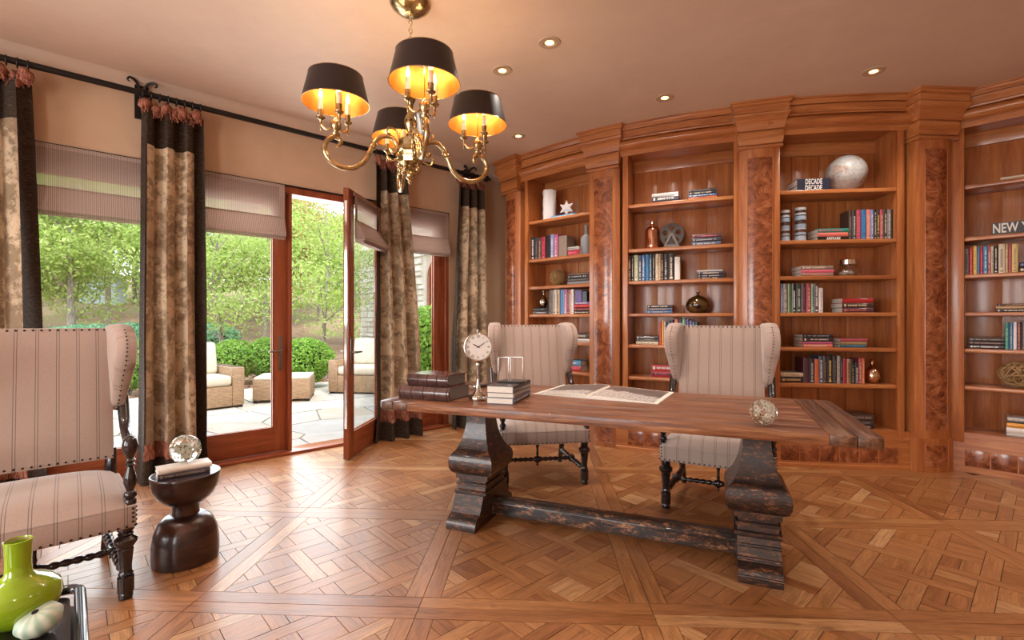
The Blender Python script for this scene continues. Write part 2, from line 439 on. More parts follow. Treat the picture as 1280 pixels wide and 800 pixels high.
def mk_ground():
    m = NT('hill_soil'); v = m.coords(); f = m.noise(v, 0.6, 6, 0.7); g = m.noise(v, 9, 5, 0.8)
    c = m.mix(0.5, m.ramp(f, [(0.35, '8A6A50'), (0.5, 'A8896B'), (0.65, '9A9A5A')]), m.ramp(g, [(0.3, (130, 120, 110)), (0.7, (255, 255, 255))]), 'MULTIPLY')
    m.set(color=c, rough=1.0, normal=m.bump(g, 0.8, 0.05)); return m.m
M_ground = mk_ground()
def mk_mulch():
    m = NT('bark_mulch'); g = m.n('NewGeometry').outputs['Random Per Island']
    m.set(color=m.ramp(g, [(0, '6E4536'), (0.5, '93604A'), (1, 'B08468')]), rough=0.95); return m.m
M_mulch = mk_mulch()
def mk_flag():
    m = NT('flagstone'); v = m.coords(); f = m.noise(v, 2.2, 6, 0.65, 0.5)
    c = m.ramp(f, [(0.3, '9E9382'), (0.5, 'B5AA9A'), (0.7, 'C6BDB0')]); oi = m.n('ObjectInfo').outputs['Random']
    c = m.mix(0.5, c, m.ramp(oi, [(0, 'B09C80'), (0.3, 'C4BDB2'), (0.6, 'A2A3A0'), (1, 'C8B89E')]))
    m.set(color=c, rough=0.8, normal=m.bump(f, 0.4, 0.01)); return m.m
M_flag = mk_flag()
def mk_wicker():
    m = NT('wicker'); v = m.n('TexCoord').outputs['Object']
    sx = m.n('SeparateXYZ', {0: v}); u = m.math('ADD', sx.outputs[0], sx.outputs[1])
    uv = m.n('CombineXYZ', {0: u, 1: sx.outputs[2], 2: 0.0}).outputs[0]
    b = m.n('TexBrick', {'Vector': uv, 'Scale': 26.0, 'Color1': lin('BE9C78'), 'Color2': lin('9A7C5C'), 'Mortar': lin('5A4230'), 'Mortar Size': 0.05, 'Brick Width': 0.9, 'Row Height': 0.4})
    m.set(color=b.outputs[0], rough=0.7, normal=m.bump(b.outputs[1], -0.5, 0.01)); return m.m
M_wicker = mk_wicker()
M_cream = plain('D2C6B0', 0.9)
M_paper = plain('E4DED2', 0.9)
# ---------------------------------------------------------------- room shell
W0 = wall(-3.3); W1 = wall(4.53)
OUT = [W0, W1, Vector((0.49, 6.10, 0)), Vector((1.25, 5.42, 0)), Vector((2.23, 4.97, 0)), Vector((3.45, 4.76, 0)), Vector((4.19, 4.55, 0)), Vector((6.0, 2.8, 0))]
OUT += [wall(3.0+0.0, 0)]
OUT = OUT[:-1]
WR = Vector((6.0, 2.8, 0)) - D1*9.6
WF = W0 + NIN*REAR
# right wall runs back parallel to the window wall, rear wall closes the room
def wall_slab(name, a, b, z0, z1, mat=M_wall, th=0.2, side=1):
    d = (b-a).normalized(); nn = Vector((d.y, -d.x, 0))*side
    mb = MB(); q = [a, b, b+nn*th, a+nn*th]
    mb.prism([(p.x, p.y) for p in q], z0, z1)
    return ob(name, mb, mat, kind='structure', smooth=False)
def multi_wall(name, segs, mat=M_wall, th=0.2, side=1):
    mb = MB()
    for a, b, z0, z1 in segs:
        d = (b-a).normalized(); nn = Vector((d.y, -d.x, 0))*side
        q = [a, b, b+nn*th, a+nn*th]; mb.prism([(p.x, p.y) for p in q], z0, z1)
    return ob(name, mb, mat, kind='structure', smooth=False)
T0, T1, HEAD = -2.0, 3.62, 2.56
# window wall: solid ends, header over the glazing, plaster above
multi_wall('wall_left', [(wall(-3.5), wall(T0), 0, HC+0.1), (wall(T1), wall(4.75), 0, HC+0.1), (wall(T0), wall(T1), HEAD+0.04, HC+0.1)], side=-1)
a2 = [W1, OUT[2], OUT[3], OUT[4], OUT[5], OUT[6], OUT[7]]
multi_wall('wall_back', [(a2[i]+Vector((0.0, 0.02, 0)), a2[i+1]+Vector((0.0, 0.02, 0)), 0, HC+0.1) for i in range(len(a2)-1)], side=-1)
# far right wall (parallel to the window wall)
RC = Vector((6.0, 2.8, 0)); RN = (RC-P0).dot(NIN)
RE = RC - D1*((RC-P0).dot(D1)+3.3)
RF = wall(-3.3, REAR)
# the rear wall lies at REAR from the window wall; its added window openings are left out
segs = []; wins = [(-1.6, 2.0), (1.4, 2.0), (4.4, 2.0)]
prev = -3.5; wins = []
for t, wd in wins:
    segs.append((wall(prev, REAR), wall(t-wd/2, REAR), 0, HC+0.1)); segs.append((wall(t-wd/2, REAR), wall(t+wd/2, REAR), 0, 0.5))
    segs.append((wall(t-wd/2, REAR), wall(t+wd/2, REAR), 2.7, HC+0.1)); prev = t+wd/2
tend = (RC-P0).dot(D1)
segs.append((wall(prev, REAR), wall(tend+0.2, REAR), 0, HC+0.1))
multi_wall('wall_front', segs, side=1)
multi_wall('wall_right', [(RC, wall(tend, REAR), 0, HC+0.1)], side=-1)
segs = []; prev = -0.2
for n_, wd in ((2.3, 1.8), (5.2, 1.8)):  # unseen openings, added to let the fill lamps in
    segs += [(wall(-3.3, prev), wall(-3.3, n_-wd/2), 0, HC+0.1), (wall(-3.3, n_-wd/2), wall(-3.3, n_+wd/2), 0, 0.5), (wall(-3.3, n_-wd/2), wall(-3.3, n_+wd/2), 2.7, HC+0.1)]; prev = n_+wd/2
segs.append((wall(-3.3, prev), wall(-3.3, REAR+0.2), 0, HC+0.1)); multi_wall('wall_entry', segs, side=1)
# ceiling
cp = [wall(-3.5, -0.2), wall(4.8, -0.2), wall(6.4, 1.2), wall(6.4, REAR+0.2), wall(-3.5, REAR+0.2)]
mb = MB(); mb.prism([(p.x, p.y) for p in cp], HC, HC+0.15); ob('ceiling', mb, M_ceil, kind='structure', smooth=False)
# soft plaster cove between window wall and ceiling
mb = MB(); prof = [(0.0, HC-0.10), (0.01, HC-0.06), (0.035, HC-0.03), (0.07, HC-0.008), (0.12, HC+0.001)]
mb.sweep(prof, [((wall(t).x, wall(t).y), (NIN.x, NIN.y)) for t in (-3.3, 4.5)]); ob('trim_cove', mb, M_ceil, kind='structure', ang=80)

# floor: sub floor and parquet panels, every board a piece
mb = MB(); fp = [wall(-3.5, -0.2), wall(4.9, -0.2), wall(6.4, 1.2), wall(6.4, REAR+0.2), wall(-3.5, REAR+0.2)]
mb.prism([(p.x, p.y) for p in fp], -0.12, -0.006)
floor = ob('floor', mb, M_seam, kind='structure', smooth=False)
PS = 1.047; FR = 0.083; PW = 0.075; PP = 0.235
ux, uy = 0.9989, -0.0475
def panel_pieces():
    out = []; a, b = FR, PS-FR
    out.append(([(0, 0), (PS, 0), (PS, FR), (0, FR)], 0)); out.append(([(0, b), (PS, b), (PS, PS), (0, PS)], 0))
    out.append(([(0, a), (FR, a), (FR, b), (0, b)], 90)); out.append(([(b, a), (PS, a), (PS, b), (b, b)], 90))
    def inner(poly):
        for nx, ny, d in ((1, 0, b), (-1, 0, -a), (0, 1, b), (0, -1, -a)): poly = clip_half(poly, nx, ny, d)
        return poly
    c = PS/2; s = math.sqrt(.5)
    def rect(u0, u1, v0, v1): return [(c+s*(u+v), c+s*(-u+v)) for u, v in ((u0, v0), (u1, v0), (u1, v1), (u0, v1))]
    h = PW/2
    for i in range(-4, 5):
        for j in range(-4, 5):
            # crossing (i along u, j along v)
            if (i+j) % 2: out.append((inner(rect(i*PP-PP+h, i*PP+PP-h, j*PP-h, j*PP+h)), -45))     # strip along u over
            else: out.append((inner(rect(i*PP-h, i*PP+h, j*PP-PP+h, j*PP+PP-h)), 45))
            # fill between
            u0, u1, v0, v1 = i*PP+h, i*PP+PP-h, j*PP+h, j*PP+PP-h
            if (i+j) % 2: k = (v0+v1)/2; q = [(u0, u1, v0, k), (u0, u1, k, v1)]; an = -45
            else: k = (u0+u1)/2; q = [(u0, k, v0, v1), (k, u1, v0, v1)]; an = 45
            if (3*i+5*j) % 5 > 1: q = [(u0, u1, v0, v1)]
            for r in q: out.append((inner(rect(*r)), an))
    return [(p, g) for p, g in out if len(p) >= 3 and poly_area(p) > 2e-4]
PAN = panel_pieces(); pieces = []
rnd = random.Random(3)
for i in range(-6, 8):
    for j in range(-5, 6):
        ox = -0.421+ux*PS*i-uy*PS*j; oy = 2.213+uy*PS*i+ux*PS*j
        cx, cy = ox+(ux-uy)*PS/2, oy+(uy+ux)*PS/2
        v = Vector((cx, cy, 0))-P0; n = v.dot(NIN); t = v.dot(D1)
        if n < -0.75 or n > REAR+0.7 or t < -4 or t > 6: continue
        for poly, g in PAN:
            w_ = [(ox+ux*x-uy*y, oy+uy*x+ux*y) for x, y in poly]
            w_ = clip_half(w_, -NIN.x, -NIN.y, -(P0.dot(NIN)+0.0))
            w_ = clip_half(w_, NIN.x, NIN.y, P0.dot(NIN)+REAR)
            w_ = clip_half(w_, -D1.x, -D1.y, -(P0.dot(D1)-3.28))
            w_ = clip_half(w_, D1.x, D1.y, P0.dot(D1)+4.5 if n < 0.9 else P0.dot(D1)+6.2)
            if len(w_) < 3: continue
            w_ = inset(w_, 0.0015)
            if len(w_) < 3 or poly_area(w_) < 1e-4: continue
            px_, py_ = sum(p[0] for p in w_)/len(w_), sum(p[1] for p in w_)/len(w_)
            vis = py_ > 1.9 and abs(px_/max(py_, .1)) < 1.06 and CH*F/py_ < 425
            pieces.append((poly_area(w_)/max(py_, .5)**3 if vis else 0, w_, math.radians(g)+math.atan2(uy, ux), rnd.random(), rnd.uniform(-0.0005, 0.0005)))
pieces.sort(key=lambda p: -p[0])
def floor_piece(mb, w_, g, tint, dz):
    cx = sum(p[0] for p in w_)/len(w_); cy = sum(p[1] for p in w_)/len(w_); o = len(mb.v); n = len(w_)
    c, s = math.cos(g), math.sin(g)
    if poly_area(w_) > 0:
        sg = sum(w_[i][0]*w_[(i+1) % n][1]-w_[(i+1) % n][0]*w_[i][1] for i in range(n))
        if sg < 0: w_ = w_[::-1]
    uvp = [((x-cx)*c+(y-cy)*s, -(x-cx)*s+(y-cy)*c) for x, y in w_]
    mb.v += [(x, y, dz) for x, y in w_]+[(x, y, -0.008) for x, y in w_]
    mb.f.append(tuple(range(o, o+n))); mb.uv.append(uvp); mb.tint.append(tint)
    for i in range(n):
        j = (i+1) % n; mb.f.append((o+i, o+n+i, o+n+j, o+j)); mb.uv.append([uvp[i], uvp[i], uvp[j], uvp[j]]); mb.tint.append(tint)
rest = MB(); rest.uv = []; rest.tint = []
for k, (q, w_, g, tint, dz) in enumerate(pieces):
    if k < 298 and q > 0:
        mb = MB(); mb.uv = []; mb.tint = []; floor_piece(mb, w_, g, tint, dz)
        ob('parquet_board', mb, M_floor, floor, smooth=False, fix=False)
    else: floor_piece(rest, w_, g, tint, dz)
ob('parquet_boards', rest, M_floor, floor, kind='stuff', smooth=False, fix=False)

# ---------------------------------------------------------------- glazing of the window wall
# frame pieces in wall coordinates: x along the wall, y outward, z up
def MW(t, n=0.0):  # matrix: local x -> D1, local y -> -NIN (outwards)
    p = wall(t, n); return Matrix.Translation(p) @ Matrix.Rotation(AW, 4, 'Z')
mb = MB()
mb.box(T0, T1, 0.0, 0.18, HEAD-0.03, HEAD+0.04)     # head
for t in (T0-0.0, -1.09, -0.20, 1.745, 2.72, T1-0.05):
    wd = 0.05 if t > -1.1 else 0.05
    mb.box(t, t+wd*(0.55 if t == 1.745 else 1), 0.0, 0.16, 0, HEAD-0.03)
fr = ob('trim_window_frame', mb, M_door, kind='structure', bevel=0.004)
fr.matrix_world = MW(0)
mb = MB(); mb.box(T0, T1, -0.06, 0.16, 0.0, 0.028); ob('trim_threshold', mb, M_doorX, kind='structure', bevel=0.006).matrix_world = MW(0)
mb = MB(); mb.box(T0, T1, -0.012, 0.0, HEAD+0.035, HEAD+0.05); ob('trim_header', mb, M_iron, kind='structure').matrix_world = MW(0)
def sash(name, W, H, side, stile=0.115, top=0.12, bot=0.225, th=0.05, z0=0.03, kind='structure', gasket=True):
    """root at the hinge corner; x along the sash, side=+1: room is -y"""
    e = empty(name); e['kind'] = kind
    for x0, x1 in ((0, stile), (W-stile, W)):
        b_ = MB(); b_.box(x0, x1, -th/2, th/2, z0, H); ob('stile', b_, M_door, e, bevel=0.004)
    b_ = MB(); b_.box(stile, W-stile, -th/2, th/2, H-top, H); ob('top_rail', b_, M_doorX, e, bevel=0.003)
    b_ = MB(); b_.box(stile, W-stile, -th/2, th/2, z0, z0+bot); ob('bottom_rail', b_, M_doorX, e, bevel=0.003)
    b_ = MB()
    x0, x1, za, zb = stile, W-stile, z0+bot, H-top
    for s_ in (-1, 1):
        for bx in ((x0, x1, za, za+0.012), (x0, x1, zb-0.012, zb), (x0, x0+0.012, za, zb), (x1-0.012, x1, za, zb)):
            b_.box(bx[0], bx[1], s_*th/2-0.010*(s_ > 0), s_*th/2+0.010*(s_ < 0), bx[2], bx[3])
    ob('glazing_bead', b_, M_doorX, e)
    b_ = MB(); b_.box(x0, x1, -0.004, 0.004, za, zb); ob('pane', b_, M_pane, e, smooth=False)
    return e
def handle(parent, x, y, sgn, flip):
    b_ = MB(); P = [(x+0.02*math.cos(a), 0.155+0.02*math.sin(a)) for a in [PI*k/8 for k in range(9)]]+[(x-0.02*math.cos(a), -0.155-0.02*math.sin(a)) for a in [PI*k/8 for k in range(9)]]
    y1 = y+sgn*0.008; b_.prism([(p[0], p[1]+0.975) for p in P], min(y, y1), max(y, y1), 'xzy')
    b_.tube([(x, y, 0.90), (x, y+sgn*0.016, 0.90)], 0.014, 12)
    h = ob('handle_plate', b_, M_steel, parent, bevel=0.0015)
    b_ = MB(); b_.tube([(x, y, 1.0), (x, y+sgn*0.05, 1.0)], 0.011, 12)
    b_.tube([(x, y+sgn*0.05, 1.0), (x+flip*0.02, y+sgn*0.055, 1.0), (x+flip*0.12, y+sgn*0.055, 0.998)], [0.011, 0.010, 0.008], 10)
    ob('lever', b_, M_steel, h)
def place_sash(e, t, n=-0.08): e.matrix_world = MW(t, n)
for k, (a, b) in enumerate(((-1.95, -1.09), (-1.04, -0.20), (-0.15, 0.835))):
    place_sash(sash('window_%d' % (k+1), b-a, HEAD-0.03, 1, 0.11 if k < 2 else 0.10), a)
# third sash: glass must start close to the jamb
d1 = sash('door_1', 0.90, HEAD-0.035, 1, 0.125); place_sash(d1, 0.845); handle(d1, 0.835, -0.025, -1, -1)
d1['label'] = 'closed mahogany glazed door leaf with nickel lever handle'
w4 = sash('window_4', 0.80, HEAD-0.03, 1, 0.12); place_sash(w4, 2.77)
# open leaf swings into the room
HG = wall(2.72, -0.02); fe = Vector((-1.530, 4.485, 0)); dl = (fe-HG).normalized()
d2 = sash('door_2', 0.93, HEAD-0.04, -1, 0.115, z0=0.012); d2.location = HG; d2.rotation_euler = (0, 0, math.atan2(dl.y, dl.x))
handle(d2, 0.872, 0.025, 1, -1); handle(d2, 0.872, -0.025, -1, -1)
d2['label'] = 'mahogany glazed door leaf standing open into the room'
b_ = MB(); b_.box(0.9301, 0.934, -0.012, 0.012, 0.3, 2.4); ob('lock_strip', b_, M_chrome, d2)

# ---------------------------------------------------------------- roman shades
def roman(name, W, label, M, zt=2.60, zb=2.07, fold=1.0):
    e = empty(name, label=label, cat='shade', group='linen roman shades over the glazing'); e.matrix_world = M
    b_ = MB(); b_.box(0, W, -0.022, 0.0, zt-0.03, zt); ob('head_rail', b_, M_linen, e)
    b_ = MB(); b_.box(0.0, W, -0.024, -0.021, zb+0.2, zt-0.03); ob('sheer_panel', b_, M_sheer, e, smooth=False)
    for xa in (0.0, W-0.05): b_ = MB(); b_.box(xa, xa+0.05, -0.026, -0.024, zb+0.2, zt-0.03); ob('side_hem', b_, M_linen, e)
    prof = [(-0.022, zb+0.22), (-0.028, zb+0.2), (-0.05*fold, zb+0.12), (-0.075*fold, zb+0.055), (-0.07*fold, zb+0.03), (-0.02, zb+0.035), (-0.018, zb+0.2)]
    b_ = MB(); b_.prism(prof, 0.0, W, 'yzx'); ob('fold', b_, M_linen, e, ang=30)
    for k in range(3):
        z = zb+0.027-0.012*k; b_ = MB()
        b_.prism([(-0.024, z+0.008), (-0.07*fold+0.006*k, z), (-0.072*fold+0.006*k, z-0.008), (-0.024, z-0.003)], 0.004, W-0.004, 'yzx'); ob('fold', b_, M_linen, e, ang=30)
    return e
roman('roman_shade', 0.93, 'pinstriped linen roman shade nearest the left wingback chair, right of the first curtain', MW(-0.09, 0.0))
roman('roman_shade', wall_t(357, .05)-0.86, 'sheer linen roman shade over the closed glazed door, right of the second curtain', MW(0.86, 0.0))
roman('roman_shade', 0.80, 'narrow linen roman shade between the last two curtains', MW(2.80, 0.0))
roman('roman_shade', 0.90, 'linen roman shade further left, beyond the first curtain', MW(-1.05, 0.0))
sh = roman('roman_shade', 0.80, 'roman shade gathered into a fan of folds on the open door leaf', MW(0, 0), zt=2.50, zb=2.03, fold=1.6)
sh.matrix_world = Matrix.Translation(HG) @ Matrix.Rotation(math.atan2(dl.y, dl.x), 4, 'Z') @ Matrix.Translation((0.84, 0.028, 0)) @ Matrix.Rotation(PI, 4, 'Z')

# ---------------------------------------------------------------- curtain rod, brackets, rings, curtains
RN_, RZ = 0.14, 3.10
te = wall_t(606, RN_)
rod = empty('curtain_rod', wall(0, RN_), AW, 'long black iron curtain rod running above all the curtains', 'curtain rod')
b_ = MB(); b_.tube([(-3.2, 0, RZ), (te, 0, RZ)], 0.023, 14); ob('pole', b_, M_iron, rod)
b_ = MB(); b_.sphere((te+0.03, 0, RZ), 0.04, 14, 10); b_.tube([(te-0.02, 0, RZ), (te+0.005, 0, RZ)], 0.034, 14); b_.lathe([(0.02, 0), (0.01, 0.02), (0.018, 0.03), (0.004, 0.05)], 10, M=Matrix.Translation((te+0.06, 0, RZ)) @ Matrix.Rotation(PI/2, 4, 'Y')); ob('finial', b_, M_iron, rod)
for tb in (wall_t(179, RN_), wall_t(591, RN_), -2.2):
    b_ = MB(); b_.box(tb-0.045, tb+0.045, 0.115, 0.138, RZ-0.17, RZ+0.12); b_.box(tb-0.02, tb+0.02, 0.0, 0.12, RZ-0.045, RZ-0.02)
    for s_ in (-1, 1):
        pts = [(tb+s_*0.01, 0.10, RZ+0.05), (tb+s_*0.035, 0.08, RZ+0.105), (tb+s_*0.075, 0.06, RZ+0.125), (tb+s_*0.095, 0.05, RZ+0.10), (tb+s_*0.08, 0.05, RZ+0.085)]
        b_.tube(bezier(pts, 4), [0.012-0.0004*k for k in range(17)], 7)
    b_.tube([(tb-0.015, -0.0, RZ), (tb+0.015, 0.0, RZ)], 0.032, 14)
    ob('bracket', b_, M_iron, rod)
def rosette(c, r, rr):
    b_ = MB(); b_.sphere(c, r, 10, 7)
    b_.v = [(c[0]+(x-c[0])*k, c[1]+(y-c[1])*k, c[2]+(z-c[2])*k*1.15) for x, y, z in b_.v for k in [rr.uniform(0.72, 1.2)]]
    for k in range(16):
        a = rr.uniform(0, 2*PI); q = (c[0]+math.cos(a)*r*0.6, c[1]+math.sin(a)*r*0.6-0.01, c[2]-r*0.5)
        p2 = (q[0]+rr.uniform(-.02, .02), q[1]-rr.uniform(0, .015), q[2]-rr.uniform(.02, .055)); b_.tube([q, p2], [0.006, 0.003], 4)
    return b_
def curtain(a0, a1, b0, b1, folds, label, toile=(0.13, 0.84), seed=1, waist=0.0):
    rr = random.Random(seed); ph = [rr.uniform(0, 6) for _ in range(6)]
    e = empty('curtain', wall(0, RN_), AW, label, 'curtain', 'toile and velvet curtains on the iron rod')
    def pt(u, h):
        f = h/3.04; L = b0+(a0-b0)*f**1.5; R = b1+(a1-b1)*f**1.5
        if waist: L += waist*math.sin(PI*min(1, f))*0.5
        x = L+(R-L)*u
        amp = 0.072*(1-0.5*f)+0.008
        w_ = math.sin(2*PI*folds*u+ph[0]+0.5*math.sin(h*1.3+ph[1]))
        y = -amp*(abs(w_)**0.65*(1 if w_ > 0 else -1)) + 0.012*math.sin(5*h+u*9+ph[2])*(1-f)
        x += 0.012*math.sin(2*PI*folds*u*2+ph[3])
        if h < 0.25: y -= 0.05*(0.25-h)/0.25*(0.5+0.5*math.sin(7*u+ph[4])); x += (u-0.5)*0.04*(0.25-h)/0.25
        return (x, y-0.012, h)
    def sheet(name, u0, u1, h0, h1, mat, off=0.0, nv=None, uvs=False):
        nu = max(4, int((u1-u0)*folds*14)); nv = nv or max(2, int((h1-h0)/0.10))
        b_ = MB(); b_.grid(lambda i, j: (lambda q: (q[0], q[1]-off, q[2]))(pt(u0+(u1-u0)*i, h0+(h1-h0)*j)), nu, nv)
        back = MB(); back.grid(lambda i, j: (lambda q: (q[0], q[1]+0.008-off, q[2]))(pt(u0+(u1-u0)*i, h0+(h1-h0)*j)), nu, nv)
        if uvs:
            wd = (b1-b0)*2.0; b_.uv = []
            for f in b_.f:
                b_.uv.append([((u0+(u1-u0)*((i % (nu+1))/nu))*wd+seed*3.1, h0+(h1-h0)*((i//(nu+1))/nv)) for i in f])
        o = ob(name, b_, mat, e, ang=80, fix=False)
        return o
    sheet('toile_panel', toile[0], toile[1], 0.30, 2.69, M_toile, 0, None, True)
    sheet('velvet_border', 0.0, toile[0], 0.004, 3.0, M_velvet); sheet('velvet_border', toile[1], 1.0, 0.004, 3.0, M_velvet)
    sheet('velvet_header', toile[0], toile[1], 2.69, 3.0, M_velvet); sheet('velvet_hem', toile[0], toile[1], 0.004, 0.30, M_velvet)
    # fringe band near the hem
    sheet('fringe_braid', toile[0]-0.02, toile[1]+0.02, 0.27, 0.32, M_fringe, 0.008, 2)
    fb = MB(); N = int(170*(b1-b0)/0.4)
    for k in range(N):
        u = toile[0]-0.02+(toile[1]-toile[0]+0.04)*k/N; q = pt(u, 0.27); q2 = pt(u, 0.19+0.02*rr.random())
        fb.tube([(q[0], q[1]-0.013, q[2]), (q2[0]+rr.uniform(-.006, .006), q2[1]-0.018, q2[2])], [0.0045, 0.003], 4)
    ob('fringe', fb, M_fringe, e, kind='stuff')
    n = max(5, int(abs(a1-a0)/0.055))
    for k in range(n):
        u = (k+0.5)/n; q = pt(u, 3.0)
        ob('rosette', rosette((q[0], -0.03+0.015*(k % 2), 3.0-0.022*(k % 2)), 0.045, rr), M_fringe, e, ang=60)
    for k in range(n+1):
        x = a0+(a1-a0)*(k+0.2)/(n+0.4); b_ = MB()
        b_.tube([(x, 0.033*math.cos(a), RZ+0.033*math.sin(a)-0.008) for a in [2*PI*i/16 for i in range(17)]], 0.0045, 6, cap=False)
        ob('ring', b_, M_iron, e)
    return e
def wt(px): return wall_t(px, RN_)
curtain(wt(-70), wt(38), wt(-80), wt(57), 2.6, 'toile curtain with dark velvet edge at the far left behind the wingback chair', (0.1, 0.80), 1)
curtain(wt(176), wt(252), wt(172), wt(256), 3.1, 'toile curtain with long fringe hanging behind the small round table', (0.12, 0.84), 2)
curtain(wt(468), wt(509), wt(467), wt(526), 3.4, 'toile curtain beside the open door leaf, behind the table end', (0.20, 0.99), 3)
curtain(wt(572), wt(602), wt(563), wt(607), 3.2, 'toile curtain nearest the bookcases, behind the clock', (0.12, 0.97), 4)

# ---------------------------------------------------------------- recessed lights and added fill spots
def can(x, y, label, on=True):
    e = empty('recessed_light', (x, y, HC), 0, label, 'ceiling light', 'recessed ceiling lights')
    b_ = MB(); b_.lathe([(0.045, 0.0), (0.047, -0.006), (0.075, -0.006), (0.078, 0.0)], 28, cap=False); ob('trim_ring', b_, plain('B79C80', 0.5), e)
    b_ = MB(); b_.lathe([(0.046, 0.0), (0.036, -0.003), (0.03, -0.003)], 24, cap=False); ob('baffle', b_, plain('C9B49A', 0.4), e)
    b_ = MB(); b_.lathe([(0.030, -0.0035), (0.001, -0.0045)], 20); ob('lamp_glass', b_, M_bulb, e)
    s_ = lamp('downlight_or_fill', 'SPOT', (x, y, HC-0.02), 66, (1, 0.89, 0.79), spot_size=math.radians(125), spot_blend=0.8, shadow_soft_size=0.05)
def ceil_pt(px, py): z = (HC-CH)*F/(400-py); return ((px-640)/F*z, z)
for px, py, lb in ((687, 53, 'recessed ceiling light nearest the chandelier, highest in view'), (628, 88, 'recessed ceiling light just above the rightmost lamp shade'),
                   (1092, 89, 'recessed ceiling light over the third bookcase, toward the right'), (831, 122, 'recessed ceiling light in front of the second bookcase'),
                   (648, 170, 'recessed ceiling light by the leftmost bookcase and its corner')):
    x, y = ceil_pt(px, py); can(x, y, lb)
for x, y in ((4.3, 2.2), (2.0, 0.6), (0.2, -0.9), (-2.2, 1.6), (3.6, 0.2), (-3.6, 0.8), (2.6, 1.9)):  # out-of-view spots without fixtures, added to brighten the room
    lamp('downlight_or_fill', 'SPOT', (x, y, HC-0.02), 66, (1, 0.89, 0.79), spot_size=math.radians(125), spot_blend=0.8, shadow_soft_size=0.05)
